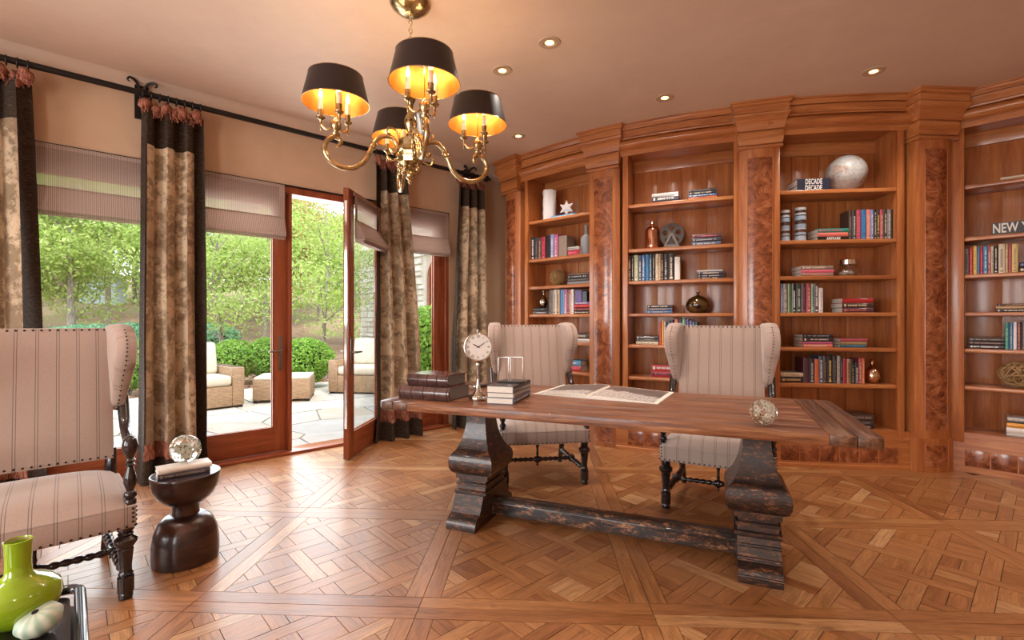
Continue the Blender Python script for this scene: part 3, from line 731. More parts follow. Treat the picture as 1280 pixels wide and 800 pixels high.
# ---------------------------------------------------------------- bookcases
CW = 0.966; CD = 0.34
BAYS = [((0.189, 5.77), -41.9), ((1.163, 4.91), -23.8), ((2.39, 4.37), -7.1), ((3.88, 4.20), -43.8)]
SH = [2.455, 2.010, 1.690, 1.366, 1.055, 0.735]; DECK = 0.335; OPEN = 2.945
names = ['leftmost', 'second', 'third', 'rightmost']
case_e = []
def bow(x, b, w0=-0.05, w1=CW+0.05):
    u = (x-w0)/(w1-w0)*2-1; return b*(1-u*u)
for k, ((ox, oy), ang) in enumerate(BAYS):
    a = math.radians(ang)
    e = empty('bookcase', (ox, oy, 0), a, ['leftmost cherry bookcase, beside the last curtain and behind a chair', 'second cherry bookcase from the curtains, holding a film reel',
              'cherry bookcase facing front, with a pale globe on top shelf', 'cherry bookcase at the right edge of view, holding an open twig ball'][k], 'bookcase')
    case_e.append(e); B = 0.035 if k in (1, 2) else 0.02
    for x0, x1 in ((-0.055 if k < 3 else -0.13, 0.0), (CW, CW+0.055)):
        b_ = MB(); b_.box(x0, x1, -0.0, 0.03, 0.2, OPEN+0.05); b_.box(x0+0.01*(x0 < 0), x1-0.01*(x0 > 0), -0.006, 0.0, 0.25, OPEN); ob('stile', b_, M_caseZ, e, bevel=0.003)
    for x0, x1 in ((-0.02, 0.0), (CW, CW+0.02)):
        b_ = MB(); b_.box(x0, x1, 0.03, CD+0.02, 0.2, OPEN+0.05); ob('side_panel', b_, M_caseZ, e)
    for i in range(4):
        b_ = MB(); g = 0.0025; x0 = CW*i/4; b_.box(x0+g, x0+CW/4-g, CD, CD+0.02, 0.25, OPEN+0.05); ob('back_board', b_, M_caseZ, e, bevel=0.002)
    b_ = MB(); b_.box(0, CW, CD+0.012, CD+0.03, 0.2, OPEN+0.05); b_.box(0, CW, 0.02, CD, OPEN+0.03, OPEN+0.05); ob('carcass', b_, M_caseX, e)
    b_ = MB(); b_.box(0, CW, CD-0.02, CD, OPEN-0.09, OPEN+0.03); ob('inner_rail', b_, M_caseX, e, bevel=0.003)
    for z in SH+[DECK]:
        b_ = MB(); N = 8
        front = [(CW*i/N, 0.012-bow(CW*i/N, 0.012)) for i in range(N+1)]
        zz = 0.034 if z != DECK else 0.02
        b_.prism([(0, CD), (CW, CD)]+front[::-1], z-zz, z, 'xyz'); ob('shelf', b_, M_caseX, e, bevel=0.006 if z != DECK else 0)
    # crown mouldings
    xs = [-0.12+(CW+0.24)*i/14 for i in range(15)]
    path = [((x, -bow(max(-.05, min(CW+.05, x)), B)), (0, -1)) for x in xs]
    def mold(name, prof, mat=M_caseX, ang_=30):
        b_ = MB(); p2 = [(-0.02, prof[0][1])]+prof+[(-0.02, prof[-1][1])]; b_.sweep(p2, path); ob(name, b_, mat, e, ang=ang_, fix=True)
    mold('top_rail', [(0.0, OPEN-0.0), (0.0, 2.992), (0.012, 2.994), (0.012, 3.0)])
    pil = [(-0.008, 3.0)]+[(0.004+0.050*math.sin(PI*(0.06+0.88*i/10))**0.8, 3.004+0.09*i/10) for i in range(11)]+[(-0.006, 3.096)]
    mold('pillow_frieze', pil)
    mold('fascia', [(0.0, 3.096), (0.034, 3.098), (0.036, 3.112), (0.018, 3.114), (0.018, 3.12), (0.026, 3.122), (0.026, 3.184), (0.014, 3.186), (0.014, 3.192)])
    mold('crown_lip', [(0.042, 3.19), (0.046, 3.20), (0.058, 3.212), (0.062, 3.225), (0.075, 3.228), (0.075, HC)])
    # base
    path = [((x, -bow(max(-.05, min(CW+.05, x)), B*0.6)), (0, -1)) for x in xs]
    mold('base_rail', [(0.0, 0.02), (0.004, 0.02), (0.004, 0.21), (0.002, DECK-0.003)])
    mold('base_shoe', [(0.012, 0.0), (0.018, 0.0), (0.018, 0.03), (0.008, 0.036)])
    for i in range(6):
        x0 = 0.0+CW*i/6+0.004; x1 = CW*(i+1)/6-0.004; b_ = MB()
        y0, y1 = -bow(x0, B*.6)-0.006, -bow(x1, B*.6)-0.006
        b_.add([(x0, y0, 0.055), (x1, y1, 0.055), (x1, y1, 0.195), (x0, y0, 0.195), (x0, y0+.01, 0.055), (x1, y1+.01, 0.055), (x1, y1+.01, 0.195), (x0, y0+.01, 0.195)],
               [(0, 1, 2, 3), (4, 7, 6, 5), (0, 4, 5, 1), (1, 5, 6, 2), (2, 6, 7, 3), (3, 7, 4, 0)]); ob('burl_panel', b_, M_burl, e, bevel=0.002)

# pilasters between the bays: origin at the front centre of the shaft
def pilaster(x, y, ang, w, label):
    e = empty('pilaster', (x, y, 0), math.radians(ang), label, 'pilaster')
    h = w/2; D = 0.26
    def fp(u, bulge=0.045, hw=h):   # front curve, u -1..1
        return (u*hw, -bulge*(1-abs(u)**2.2)+0.03)
    def shaft(z0, z1, hw, bulge, name, mat, y0=0.0):
        b_ = MB(); N = 16; pts = [(p[0], p[1]+y0) for p in [fp(-1+2*i/N, bulge, hw) for i in range(N+1)]]
        b_.prism([(-hw, D)]+pts+[(hw, D)], z0, z1); return ob(name, b_, mat, e, ang=25)
    shaft(0.285, 2.86, h, 0.045, 'shaft', M_caseZ)
    shaft(0.0, 0.285, h+0.012, 0.045, 'plinth', M_caseZ, -0.006)
    def inlay(z0, z1, off):
        b_ = MB(); N = 12; U = 0.60
        def q(u, z, o): p = fp(u, 0.045, h); return (p[0], p[1]-o, z)
        b_.grid(lambda i, j: q(-U+2*U*i, z0+(z1-z0)*j, off), N, 1); ob('burl_inlay', b_, M_burl, e, ang=40, fix=False)
        b_ = MB()
        for u0 in (-U, U): b_.tube([q(u0, z0, off-0.001), q(u0, z1, off-0.001)], 0.003, 4)
        for zz in (z0, z1): b_.tube([q(-U+2*U*i/8, zz, off-0.001) for i in range(9)], 0.003, 4)
        ob('bead', b_, M_caseZ, e)
    inlay(0.36, 2.76, 0.002); inlay(0.05, 0.235, 0.009)
    # capital: rectangular rings growing outwards
    prof = [(-0.03, 2.838), (0.014, 2.840), (0.018, 2.85), (0.016, 2.862), (-0.006, 2.866), (-0.004, 2.872), (0.012, 2.876), (0.020, 2.90), (0.026, 2.94), (0.020, 2.985), (0.006, 2.988), (0.006, 2.995), (0.030, 2.998), (0.032, 3.010), (0.042, 3.05), (0.062, 3.09), (0.080, 3.110), (0.084, 3.130), (0.066, 3.132), (0.066, 3.138), (0.074, 3.140), (0.074, 3.190), (0.066, 3.192), (0.068, 3.198), (0.088, 3.206), (0.098, 3.222), (0.110, 3.224), (0.110, HC)]
    b_ = MB(); n = 4; vs = []; fs = []
    for o, z in prof:
        vs += [(-h-o*0.75, D, z), (-h-o*0.75, -0.012-o, z), (h+o*0.75, -0.012-o, z), (h+o*0.75, D, z)]
    for i in range(len(prof)-1):
        for j in range(3): fs.append((i*4+j, i*4+j+1, (i+1)*4+j+1, (i+1)*4+j))
    fs.append((0, 3, 2, 1)); L = 4*(len(prof)-1); fs.append((L, L+1, L+2, L+3)); b_.add(vs, fs); ob('capital', b_, M_caseX, e, ang=25)
    return e
def back(x, y, ang, d):
    a = math.radians(ang); return (x-math.sin(a)*d, y+math.cos(a)*d)
for (x, y, ang, w, lb) in ((-0.08, 5.90, -52, 0.29, 'half hidden cherry pilaster against the plaster wall by the last curtain'),
                           (0.89, 4.97, -34, 0.335, 'cherry pilaster with burl inlay between the leftmost and second bookcases'),
                           (2.205, 4.325, -18, 0.335, 'cherry pilaster with burl inlay between the second and third bookcases'),
                           (3.63, 4.10, 4, 0.335, 'cherry pilaster with burl inlay left of the rightmost bookcase')):
    p = back(x, y, ang, 0.085); pilaster(p[0], p[1], ang, w, lb)
# ---------------------------------------------------------------- books
PAL = {'navy': '20263A', 'black': '1C191B', 'charcoal': '35302F', 'brown': '45302A', 'red': 'B22A2C', 'crimson': 'A81F3D', 'blue': '3C70A8', 'azure': '3D92C4', 'lavender': '7C86B8',
       'mauve': 'B05A82', 'pink': 'D8667E', 'taupe': '8D7C70', 'grey': '7E7C7C', 'pale grey': 'B8B6B2', 'white': 'E4E0DA', 'cream': 'D9CDB2', 'tan': 'B8946C', 'purple': '5A3284', 'violet': '6C5AA0',
       'orange': 'D56A38', 'amber': 'E09A28', 'yellow': 'E6CC6A', 'green': '5B7A42', 'dark green': '2C4438', 'mint green': '84C09A', 'teal': '2D7F72', 'sage': 'AEB78E', 'slate blue': '4C5C78',
       'plum': '54303E', 'rose': 'B04A58', 'salmon': 'DB7A68', 'maroon': '4E1C24', 'wheat': 'D8BE7A', 'olive': '94855A', 'teal blue': '2F5E74'}
SHELFN = ['top shelf', 'second shelf down', 'third shelf down', 'fourth shelf down', 'fifth shelf down', 'sixth shelf down', 'bottom deck']
CASEN = ['leftmost bookcase', 'second bookcase', 'front-facing bookcase', 'rightmost bookcase']
ORD = ['first', 'second', 'third', 'fourth', 'fifth', 'sixth', 'seventh', 'eighth', 'ninth', 'tenth', 'eleventh', 'twelfth', 'thirteenth', 'fourteenth', 'fifteenth', 'sixteenth']
def bay_pt(k, px, d):
    (ox, oy), an = BAYS[k]; a = math.radians(an); c, s = math.cos(a), math.sin(a)
    bx, by = ox-s*d, oy+c*d; r = (px-640)/F
    t = (r*by-bx)/(c-r*s)
    return t, by+t*s      # along the shelf, distance from the camera
SZ = SH+[DECK]
def cov(c): return plain(PAL[c], 0.38, 0.0, coat=0.25)
def book(t, h, dp, col, tcol=None, seed=0, title=None, round_=True):
    """upright book, spine towards -y, base at z=0, x from 0 to t"""
    rr = random.Random(seed); e = empty('book')
    b = 0.0025; b_ = MB(); N = 5
    R = min(0.006, t*0.2) if round_ else 0.0
    sp = [(t*i/N, -R*math.sin(PI*i/N)) for i in range(N+1)]
    outer = sp+[(t, dp), (t-b, dp), (t-b, b), (b, b), (b, dp), (0, dp)]
    b_.prism(outer, 0, h); ob('cover', b_, cov(col), e, ang=50)
    b_ = MB(); b_.box(b, t-b, b+0.001, dp-0.004, 0.003, h-0.003); ob('pages', b_, M_paper, e, smooth=False)
    if tcol and title is None:
        b_ = MB(); y = -R-0.0006; z = h*rr.uniform(0.12, 0.22); ze = h*rr.uniform(0.75, 0.9); wd = t*rr.uniform(0.30, 0.5); x0 = (t-wd)/2
        yy = -R*math.sin(PI*(x0/t))-0.0002 if R else -0.0006
        while z < ze:
            l = rr.uniform(0.004, 0.009)
            if rr.random() < 0.86:
                k = rr.uniform(0.6, 1.0); b_.add([(x0+wd*(1-k)/2, y, z), (x0+wd*(1+k)/2, y, z), (x0+wd*(1+k)/2, y, z+l*0.75), (x0+wd*(1-k)/2, y, z+l*0.75)], [(0, 1, 2, 3)])
            z += l
        b_.add([(t*.25, y, h*0.05), (t*.75, y, h*0.05), (t*.75, y, h*0.05+t*.35), (t*.25, y, h*0.05+t*.35)], [(0, 1, 2, 3)])
        ob('spine_lettering', b_, plain(PAL[tcol], 0.5), e, kind='stuff', smooth=False, fix=False)
    return e
def row(k, s, items, d=0.06, note='row'):
    n = len(items)
    for i, it in enumerate(items):
        x0, x1, yt, col = it[:4]; tc_ = it[4] if len(it) > 4 else None
        t0, Z0 = bay_pt(k, x0, d); t1, Z1 = bay_pt(k, x1, d)
        if t1 > CW-0.002: t1 = CW-0.002
        h = CH+(400-yt)*(Z0+Z1)/2/F-SZ[s]
        h = min(h, (SZ[s-1]-0.04-SZ[s]) if s else 0.4)
        dp = 0.14+0.03*random.random(); th = max(0.009, t1-t0-0.0008)
        e = book(th, h, dp, col, tc_, seed=int(x0*7+yt))
        a = math.radians(BAYS[k][1]); (ox, oy) = BAYS[k][0]
        e.location = (ox+math.cos(a)*t0-math.sin(a)*d, oy+math.sin(a)*t0+math.cos(a)*d, SZ[s]+0.0005); e.rotation_euler = (0, 0, a)
        tag(e, '%s upright book, %s of the %s, %s, %s' % (col, ORD[i], note, SHELFN[s], CASEN[k]), 'book', 'upright books, %s, %s' % (SHELFN[s], CASEN[k]))
def stack(k, s, x0, x1, items, d=0.06, note='stack', dp=0.17, base=None):
    """items from the top down: (thickness in px, colour, title colour[, text])"""
    z = SZ[s] if base is None else base; n = len(items); tops = []
    t0, Z0 = bay_pt(k, x0, d); t1, Z1 = bay_pt(k, x1, d); Z = (Z0+Z1)/2; rr = random.Random(int(x0*3+s))
    for j in range(n-1, -1, -1):
        it = items[j]; th = it[0]*Z/F; col = it[1]; w_ = (t1-t0)*(1-0.03*rr.random())
        e = book(th-0.0006, w_, dp*(0.92+0.1*rr.random()), col, it[2] if len(it) > 2 else None, seed=int(x0*5+j), title=(it[3] if len(it) > 3 else None), round_=len(it) < 4)
        a = math.radians(BAYS[k][1]); (ox, oy) = BAYS[k][0]; off = 0.006*rr.random(); dd = d+0.004*rr.random()
        M = Matrix.Translation((ox+math.cos(a)*(t0+off)-math.sin(a)*dd, oy+math.sin(a)*(t0+off)+math.cos(a)*dd, z+th)) @ Matrix.Rotation(a, 4, 'Z') @ Matrix.Rotation(PI/2, 4, 'Y')
        e.matrix_world = M
        if len(it) > 3:   # real lettering along the spine
            me = text_mesh(it[3], th*it[4], 0.0004, bold=th*0.02); me.materials.append(plain(PAL[it[2]], 0.5))
            o = ob('spine_lettering', me, parent=e, kind='stuff')
            # text x -> book z ; text y -> book -x
            o.matrix_local = Matrix(((0, -1, 0, th/2), (0, 0, -1, -0.0006), (it[6], 0, 0, w_*it[5]), (0, 0, 0, 1)))
        pos = 'topmost' if j == 0 else ('bottom' if j == n-1 else ORD[j]+' from top')
        if n == 1: lab = '%s book lying flat %s, %s, %s' % (col, note, SHELFN[s], CASEN[k])
        else: lab = '%s book, %s of %s, %s, %s' % (col, pos, note, SHELFN[s], CASEN[k])
        tag(e, lab, 'book', 'flat books, %s, %s' % (SHELFN[s], CASEN[k]))
        z += th
    return z
# leftmost bookcase
stack(0, 0, 689, 719, [(3.5, 'azure', 'white')], note='under the star')
row(0, 1, [(664, 668.5, 297, 'navy', 'white'), (668.8, 672.6, 297, 'charcoal', 'grey'), (672.9, 677, 297, 'brown', 'tan'), (677.2, 681.4, 296, 'crimson', 'pink'), (682.6, 688, 294.5, 'black'),
           (688.2, 692.5, 293, 'lavender', 'white'), (692.7, 697.6, 293, 'mauve', 'cream'), (698.5, 708.5, 295, 'taupe')])
z = stack(0, 1, 709.5, 724, [(4, 'pale grey', 'grey'), (7, 'crimson', 'pink')], d=0.04, dp=0.13)
stack(0, 2, 709, 739, [(2.5, 'brown', 'tan'), (4, 'black', 'pale grey'), (4, 'charcoal', 'grey'), (4, 'grey')])
zz = stack(0, 3, 666, 685, [(4, 'black', 'grey'), (4, 'charcoal', 'pale grey')], note='pair under silver vase', dp=0.2, d=0.05); ZS1 = zz
row(0, 3, [(686, 689, 363, 'charcoal', 'grey'), (689, 692, 363, 'taupe', 'black'), (692.2, 695.6, 362, 'cream', 'brown'), (695.8, 699.6, 362, 'tan', 'brown'), (700.5, 705, 362, 'blue', 'azure'), (705.2, 708.8, 361.5, 'mauve', 'white'),
           (709, 711.5, 362, 'maroon', 'salmon'), (711.7, 713.6, 362, 'orange', 'white'), (713.8, 716.8, 361.5, 'white', 'grey')])
zz = stack(0, 3, 717.5, 739.5, [(3, 'violet', 'cream'), (4, 'red', 'salmon'), (4, 'black', 'pink'), (4, 'charcoal', 'cream')])
for x0, x1, yt, col in ((719.5, 727, 363, 'purple'), (728, 733.5, 364.5, 'black')):
    t0, Z0 = bay_pt(0, x0, .08); t1, Z1 = bay_pt(0, x1, .08); e = book(t1-t0, CH+(400-yt)*(Z0+Z1)/2/F-zz, 0.12, col, None, 3, round_=False)
    a = math.radians(BAYS[0][1]); e.location = (BAYS[0][0][0]+math.cos(a)*t0-math.sin(a)*.08, BAYS[0][0][1]+math.sin(a)*t0+math.cos(a)*.08, zz+0.0005); e.rotation_euler = (0, 0, a)
    tag(e, '%s book standing on top of a flat stack, fourth shelf down, leftmost bookcase' % col, 'book')
stack(0, 4, 705, 739, [(7, 'brown', 'cream'), (4.5, 'white', 'pale grey')], note='pair beside the chair wing')
stack(0, 5, 702, 726, [(6.5, 'azure', 'white'), (7, 'red', 'pink')], note='pair beside the chair wing')
# second bookcase
stack(1, 0, 814.5, 848, [(4, 'white', 'pale grey'), (6.5, 'navy', 'white'), (2, 'red')], note='left stack')
stack(1, 0, 860.5, 896, [(3.2, 'charcoal', 'grey'), (3.4, 'black', 'cream'), (3, 'blue', 'white'), (3.6, 'orange', 'black')], note='right stack')
stack(1, 1, 864, 901.5, [(4.6, 'maroon', 'pink'), (4.8, 'navy', 'pale grey'), (5, 'slate blue', 'pale grey')])
row(1, 2, [(785.3, 789, 320.5, 'brown', 'cream'), (789.3, 792.2, 319.5, 'black', 'cream'), (792.6, 798, 319, 'sage', 'white'), (798.3, 802, 319.5, 'slate blue', 'white'), (802.2, 806.6, 319, 'blue', 'white'),
           (806.9, 811.4, 318.5, 'blue', 'azure'), (811.6, 815.2, 318.5, 'teal blue', 'white'), (815.5, 819, 318, 'black', 'cream'), (819.4, 823.5, 317.5, 'cream', 'tan'), (823.7, 826.1, 317.5, 'tan', 'white'),
           (826.3, 829.4, 317.5, 'brown', 'cream'), (829.7, 835, 317.5, 'charcoal', 'pale grey'), (835.3, 843, 317, 'black', 'cream'), (843.3, 850, 321, 'white')])
stack(1, 2, 871, 904, [(2.2, 'pale grey'), (3.4, 'navy', 'cream'), (3.2, 'navy', 'pale grey'), (2.6, 'black', 'cream')], note='stack right of row')
stack(1, 3, 808.5, 840, [(3.8, 'black', 'cream'), (3.2, 'slate blue', 'tan'), (3.4, 'blue', 'pale grey')])
stack(1, 4, 795, 823.5, [(4, 'black', 'white'), (3, 'charcoal', 'grey'), (3.6, 'cream', 'taupe')], note='stack left of row')
row(1, 4, [(824, 827, 401.5, 'red', 'orange'), (827.2, 829.8, 401.5, 'amber', 'yellow'), (830, 832, 402, 'white', 'grey'), (832.2, 834.4, 402, 'black', 'cream'), (834.6, 838, 401, 'slate blue', 'white'), (838.2, 842.6, 400, 'black', 'cream'),
           (843, 848.2, 399, 'salmon', 'white'), (848.8, 852.4, 399, 'dark green', 'white'), (852.8, 857, 399, 'mint green', 'white'), (857.4, 861.8, 399, 'purple', 'lavender'), (862, 865, 401, 'lavender', 'white'), (865.2, 868.5, 402, 'slate blue', 'white'), (868.7, 872.2, 402.5, 'teal blue', 'white')])
stack(1, 5, 814, 846, [(7.5, 'red', 'white'), (7.5, 'crimson', 'black')], note='pair behind the chair')
stack(1, 6, 808, 838, [(6, 'brown', 'tan')], note='low behind the table')
# front-facing bookcase
stack(2, 0, 996, 1038, [(8, 'navy', 'white', 'DECADE', 1.15, 0.50, 0.56), (8, 'navy', 'white', 'DECADE', 1.15, 0.50, 0.56)], note='pair left of the globe', dp=0.22)
stack(2, 1, 1022, 1060.5, [(5.2, 'teal', 'pink'), (5, 'salmon', 'pink'), (5, 'black', 'white', 'AIRFRAME', 0.9, 0.52, 0.8)], note='stack by the striped pillars', dp=0.2)
row(2, 1, [(1061, 1065, 263, 'brown', 'grey'), (1065.3, 1070, 263, 'charcoal', 'pale grey'), (1070.6, 1076, 262.5, 'rose', 'pink'), (1076.6, 1083, 262, 'blue', 'azure'), (1083.4, 1088, 262, 'salmon', 'cream'), (1088.2, 1092, 262, 'lavender', 'white'),
           (1092.3, 1095.8, 262, 'black', 'pale grey'), (1096, 1099.6, 262, 'brown', 'yellow'), (1100, 1104, 261.8, 'rose', 'cream'), (1104.3, 1109, 261.8, 'charcoal', 'cream'), (1109.3, 1113.8, 262, 'grey', 'white'), (1114.1, 1118.5, 261.8, 'black')])
stack(2, 2, 1001, 1042, [(5, 'taupe', 'cream'), (4, 'pink'), (4.5, 'taupe', 'salmon')], dp=0.2)
row(2, 3, [(975.8, 979, 355, 'lavender', 'white'), (979.4, 984.3, 355, 'taupe', 'cream'), (984.8, 989.6, 355, 'green'), (990, 995, 355, 'black', 'white'), (995.4, 1001.6, 355, 'dark green', 'pale grey'), (1002, 1007.6, 355, 'plum', 'rose'),
           (1008, 1014, 355, 'rose', 'cream'), (1014.4, 1017.6, 355, 'mint green', 'black'), (1017.9, 1023.3, 354.5, 'plum', 'white'), (1023.6, 1028.8, 360, 'white', 'pale grey')])
stack(2, 3, 1053, 1092, [(6, 'red'), (6, 'brown', 'cream'), (6, 'plum', 'salmon')], dp=0.2, note='stack right of row')
stack(2, 4, 1003, 1041, [(3.4, 'navy', 'pale grey'), (5.6, 'charcoal', 'white'), (3, 'mauve', 'pink'), (4, 'salmon', 'white')], note='left stack', dp=0.2)
stack(2, 4, 1050, 1084, [(4.2, 'rose'), (3.8, 'olive', 'tan'), (3.4, 'teal blue', 'azure')], note='right stack', dp=0.2)
stack(2, 5, 975.5, 1003.5, [(5, 'cream', 'tan'), (7.5, 'black', 'tan')], note='pair at the left end')
row(2, 5, [(1004, 1011.4, 447.5, 'plum'), (1011.8, 1018, 448, 'navy', 'pale grey'), (1018.4, 1023.4, 449, 'orange'), (1023.6, 1029, 445, 'slate blue', 'white'), (1029.2, 1033.6, 445, 'brown', 'taupe'), (1033.9, 1040.6, 445, 'black', 'wheat'),
           (1040.9, 1046.2, 445, 'charcoal', 'grey'), (1046.5, 1050, 445, 'pale grey', 'grey'), (1050.3, 1053.6, 446, 'black', 'tan'), (1053.9, 1058.4, 448, 'crimson'), (1058.8, 1063, 449, 'tan', 'brown'), (1063.3, 1068.6, 449, 'black', 'olive'),
           (1068.9, 1073, 453.5, 'navy', 'white'), (1073.3, 1077.2, 448, 'rose', 'cream'), (1077.4, 1081, 448, 'orange', 'cream')])
stack(2, 6, 1062, 1092, [(8, 'brown', 'taupe'), (5, 'charcoal', 'grey'), (5, 'black', 'white')], note='stack low at the right', dp=0.2)
# rightmost bookcase
stack(3, 0, 1249.5, 1290, [(2.6, 'cream'), (2.6, 'tan', 'white')], note='pair', dp=0.2)
stack(3, 1, 1239, 1314, [(15.5, 'black', 'white', 'NEW YORK', 1.08, 0.52, 0.60)], note='with large white letters', dp=0.22, d=0.04)
row(3, 2, [(1205.5, 1211, 311, 'grey', 'black'), (1211.6, 1216.4, 309, 'red', 'salmon'), (1216.8, 1221, 307.5, 'yellow', 'tan'), (1221.3, 1224.8, 308.5, 'blue', 'lavender'), (1225.1, 1229, 308.5, 'crimson', 'salmon'), (1229.3, 1234.6, 308, 'azure', 'white'),
           (1234.9, 1238.4, 308, 'rose', 'cream'), (1238.7, 1242, 308, 'cream', 'black'), (1242.3, 1247.8, 307.5, 'black', 'white'), (1248.1, 1256.2, 305, 'cream', 'taupe'), (1256.5, 1260.4, 305, 'tan', 'cream'), (1260.8, 1264.4, 305.5, 'rose', 'salmon'), (1264.8, 1272.5, 305, 'wheat', 'olive')])
stack(3, 2, 1274.5, 1300, [(6, 'navy', 'lavender'), (6.5, 'black', 'cream')], note='pair after the row')
stack(3, 3, 1245, 1296, [(3, 'brown', 'tan'), (3.4, 'tan'), (4, 'charcoal', 'white')], dp=0.2)
stack(3, 4, 1211, 1255.5, [(5, 'charcoal', 'taupe'), (4, 'brown', 'taupe'), (5, 'navy', 'white')], dp=0.2, note='stack left of row')
row(3, 4, [(1256, 1261.6, 403.5, 'teal', 'mint green'), (1262, 1266.5, 403, 'blue', 'pale grey'), (1266.8, 1271, 402.5, 'white'), (1271.3, 1276.4, 402.5, 'plum', 'salmon'), (1276.8, 1283, 402, 'charcoal', 'olive'), (1283.3, 1289, 402, 'brown', 'tan')])
stack(3, 6, 1258, 1299, [(4, 'pale grey', 'white'), (2.6, 'charcoal'), (6, 'amber'), (7, 'white'), (4.5, 'pale grey')], dp=0.2, note='stack of five')

# ---------------------------------------------------------------- things on the shelves
def on_shelf(k, s, px, d, name, label, cat, group=None, base=None, rz=0.0):
    t, Z = bay_pt(k, px, d); a = math.radians(BAYS[k][1]); (ox, oy) = BAYS[k][0]
    e = empty(name, (ox+math.cos(a)*t-math.sin(a)*d, oy+math.sin(a)*t+math.cos(a)*d, (SZ[s] if base is None else base)+0.0005), a+rz, label, cat, group)
    return e, Z/F
# white sculpted vase
e, u = on_shelf(0, 0, 687, 0.16, 'vase', 'tall white vase with a rippled bark surface, on the top shelf', 'vase')
rr = random.Random(4); b_ = MB(); H = 38*u; R = 9.5*u; n = 22; L = 12; vs = []; fs = []
for i in range(L+1):
    for j in range(n):
        r = R*(0.9+0.1*math.cos(4*2*PI*j/n)*0.6+rr.uniform(-.05, .06)); a = 2*PI*j/n
        vs.append((r*math.cos(a), r*math.sin(a), H*i/L+(rr.uniform(-.008, .008) if i == L else 0)))
vs += [(x*0.85, y*0.85, H-0.002) for x, y, z in vs[-n:]]+[(x*0.8, y*0.8, H*0.3) for x, y, z in vs[-n:]]
for i in range(L+2):
    for j in range(n): k = (j+1) % n; fs.append((i*n+j, i*n+k, (i+1)*n+k, (i+1)*n+j))
fs.append(tuple(range(n))); fs.append(tuple((L+2)*n+j for j in range(n))); b_.add(vs, fs)
M_white = plain('E2E0E0', 0.35); tgo = ob('body', b_, M_white, e, ang=25)
# star
def star(parent, R, th, M, mat):
    b_ = MB(); N = 6; v = [(0, 0, th), (0, 0, -th)]
    for i in range(N*2):
        r = R if i % 2 == 0 else R*0.5; a = PI/2+PI*i/N; v.append((r*math.cos(a), r*math.sin(a), 0))
    f = []
    for i in range(N*2): j = (i+1) % (N*2); f.append((0, 2+i, 2+j)); f.append((1, 2+j, 2+i))
    b_.add(v, f, M); return ob('star_body', b_, mat, parent, smooth=False)
e, u = on_shelf(0, 0, 708, 0.13, 'star_ornament', 'white faceted star ornament standing on the pale blue book', 'ornament', base=SZ[0]+3.5*5.4/F+0.001)
star(e, 10.5*u, 0.022, Matrix.Translation((0, 0, 9.2*u)) @ Matrix.Rotation(0.2, 4, 'Z') @ Matrix.Rotation(PI/2, 4, 'X'), M_white)
# grey bottle
def vessel(k, s, px, d, name, label, cat, prof, mat, base=None, n=28, part='body'):
    e, u = on_shelf(k, s, px, d, name, label, cat, None, base); b_ = MB(); b_.lathe([(r*u, z*u) for r, z in prof], n); ob(part, b_, mat, e, ang=50); return e, u
e, u = vessel(0, 1, 733, 0.14, 'bottle', 'matt grey square-shouldered bottle on the second shelf down, leftmost bookcase', 'bottle', [(6.5, 0), (7, 1), (7, 21), (5.5, 24), (2.4, 26), (2.2, 36), (2.6, 36.5), (2.6, 38), (1.6, 38), (1.6, 30)], plain('8C8E92', 0.5))
def twig_ball(k, s, px, d, R, label, seed, n=44):
    e, u = on_shelf(k, s, px, d, 'twig_ball', label, 'ornament'); rr = random.Random(seed); R *= u; b_ = MB()
    for i in range(n):
        ax = Vector((rr.gauss(0, 1), rr.gauss(0, 1), rr.gauss(0, 1))).normalized(); a = ax.orthogonal().normalized(); b = ax.cross(a); r2 = R*rr.uniform(0.8, 1.0); o = ax*R*rr.uniform(-.35, .35); q = math.sqrt(max(0.05, 1-(o.length/R)**2))
        s0 = rr.uniform(0, 6); ln = rr.uniform(3.5, 6.3)
        b_.tube([Vector((0, 0, R))+o+(a*math.cos(s0+ln*t/14)+b*math.sin(s0+ln*t/14))*r2*q*(1+0.05*math.sin(t*2+i)) for t in range(15)], R*0.028, 5)
    zmin = min(v[2] for v in b_.v); b_.v = [(x, y, z-zmin) for x, y, z in b_.v]
    ob('twigs', b_, plain('A58658', 0.7), e)
twig_ball(0, 2, 697, 0.15, 10, 'brown woven twig ball on the third shelf down, leftmost bookcase', 2, 60)
twig_ball(3, 5, 1272, 0.10, 18, 'loose open tangle of pale twigs in a ball, rightmost bookcase', 5, 30)
M_silver = plain('CFC8BF', 0.12, 1.0)
vessel(0, 3, 679.5, 0.13, 'vase', 'small round silver vase with thin neck standing on two dark books', 'vase', [(2.5, 0), (3.5, 1), (5.4, 5), (5.6, 8), (4.4, 12), (1.6, 14.5), (1.0, 16), (0.9, 19), (1.6, 20), (1.6, 21)], M_silver, base=ZS1)
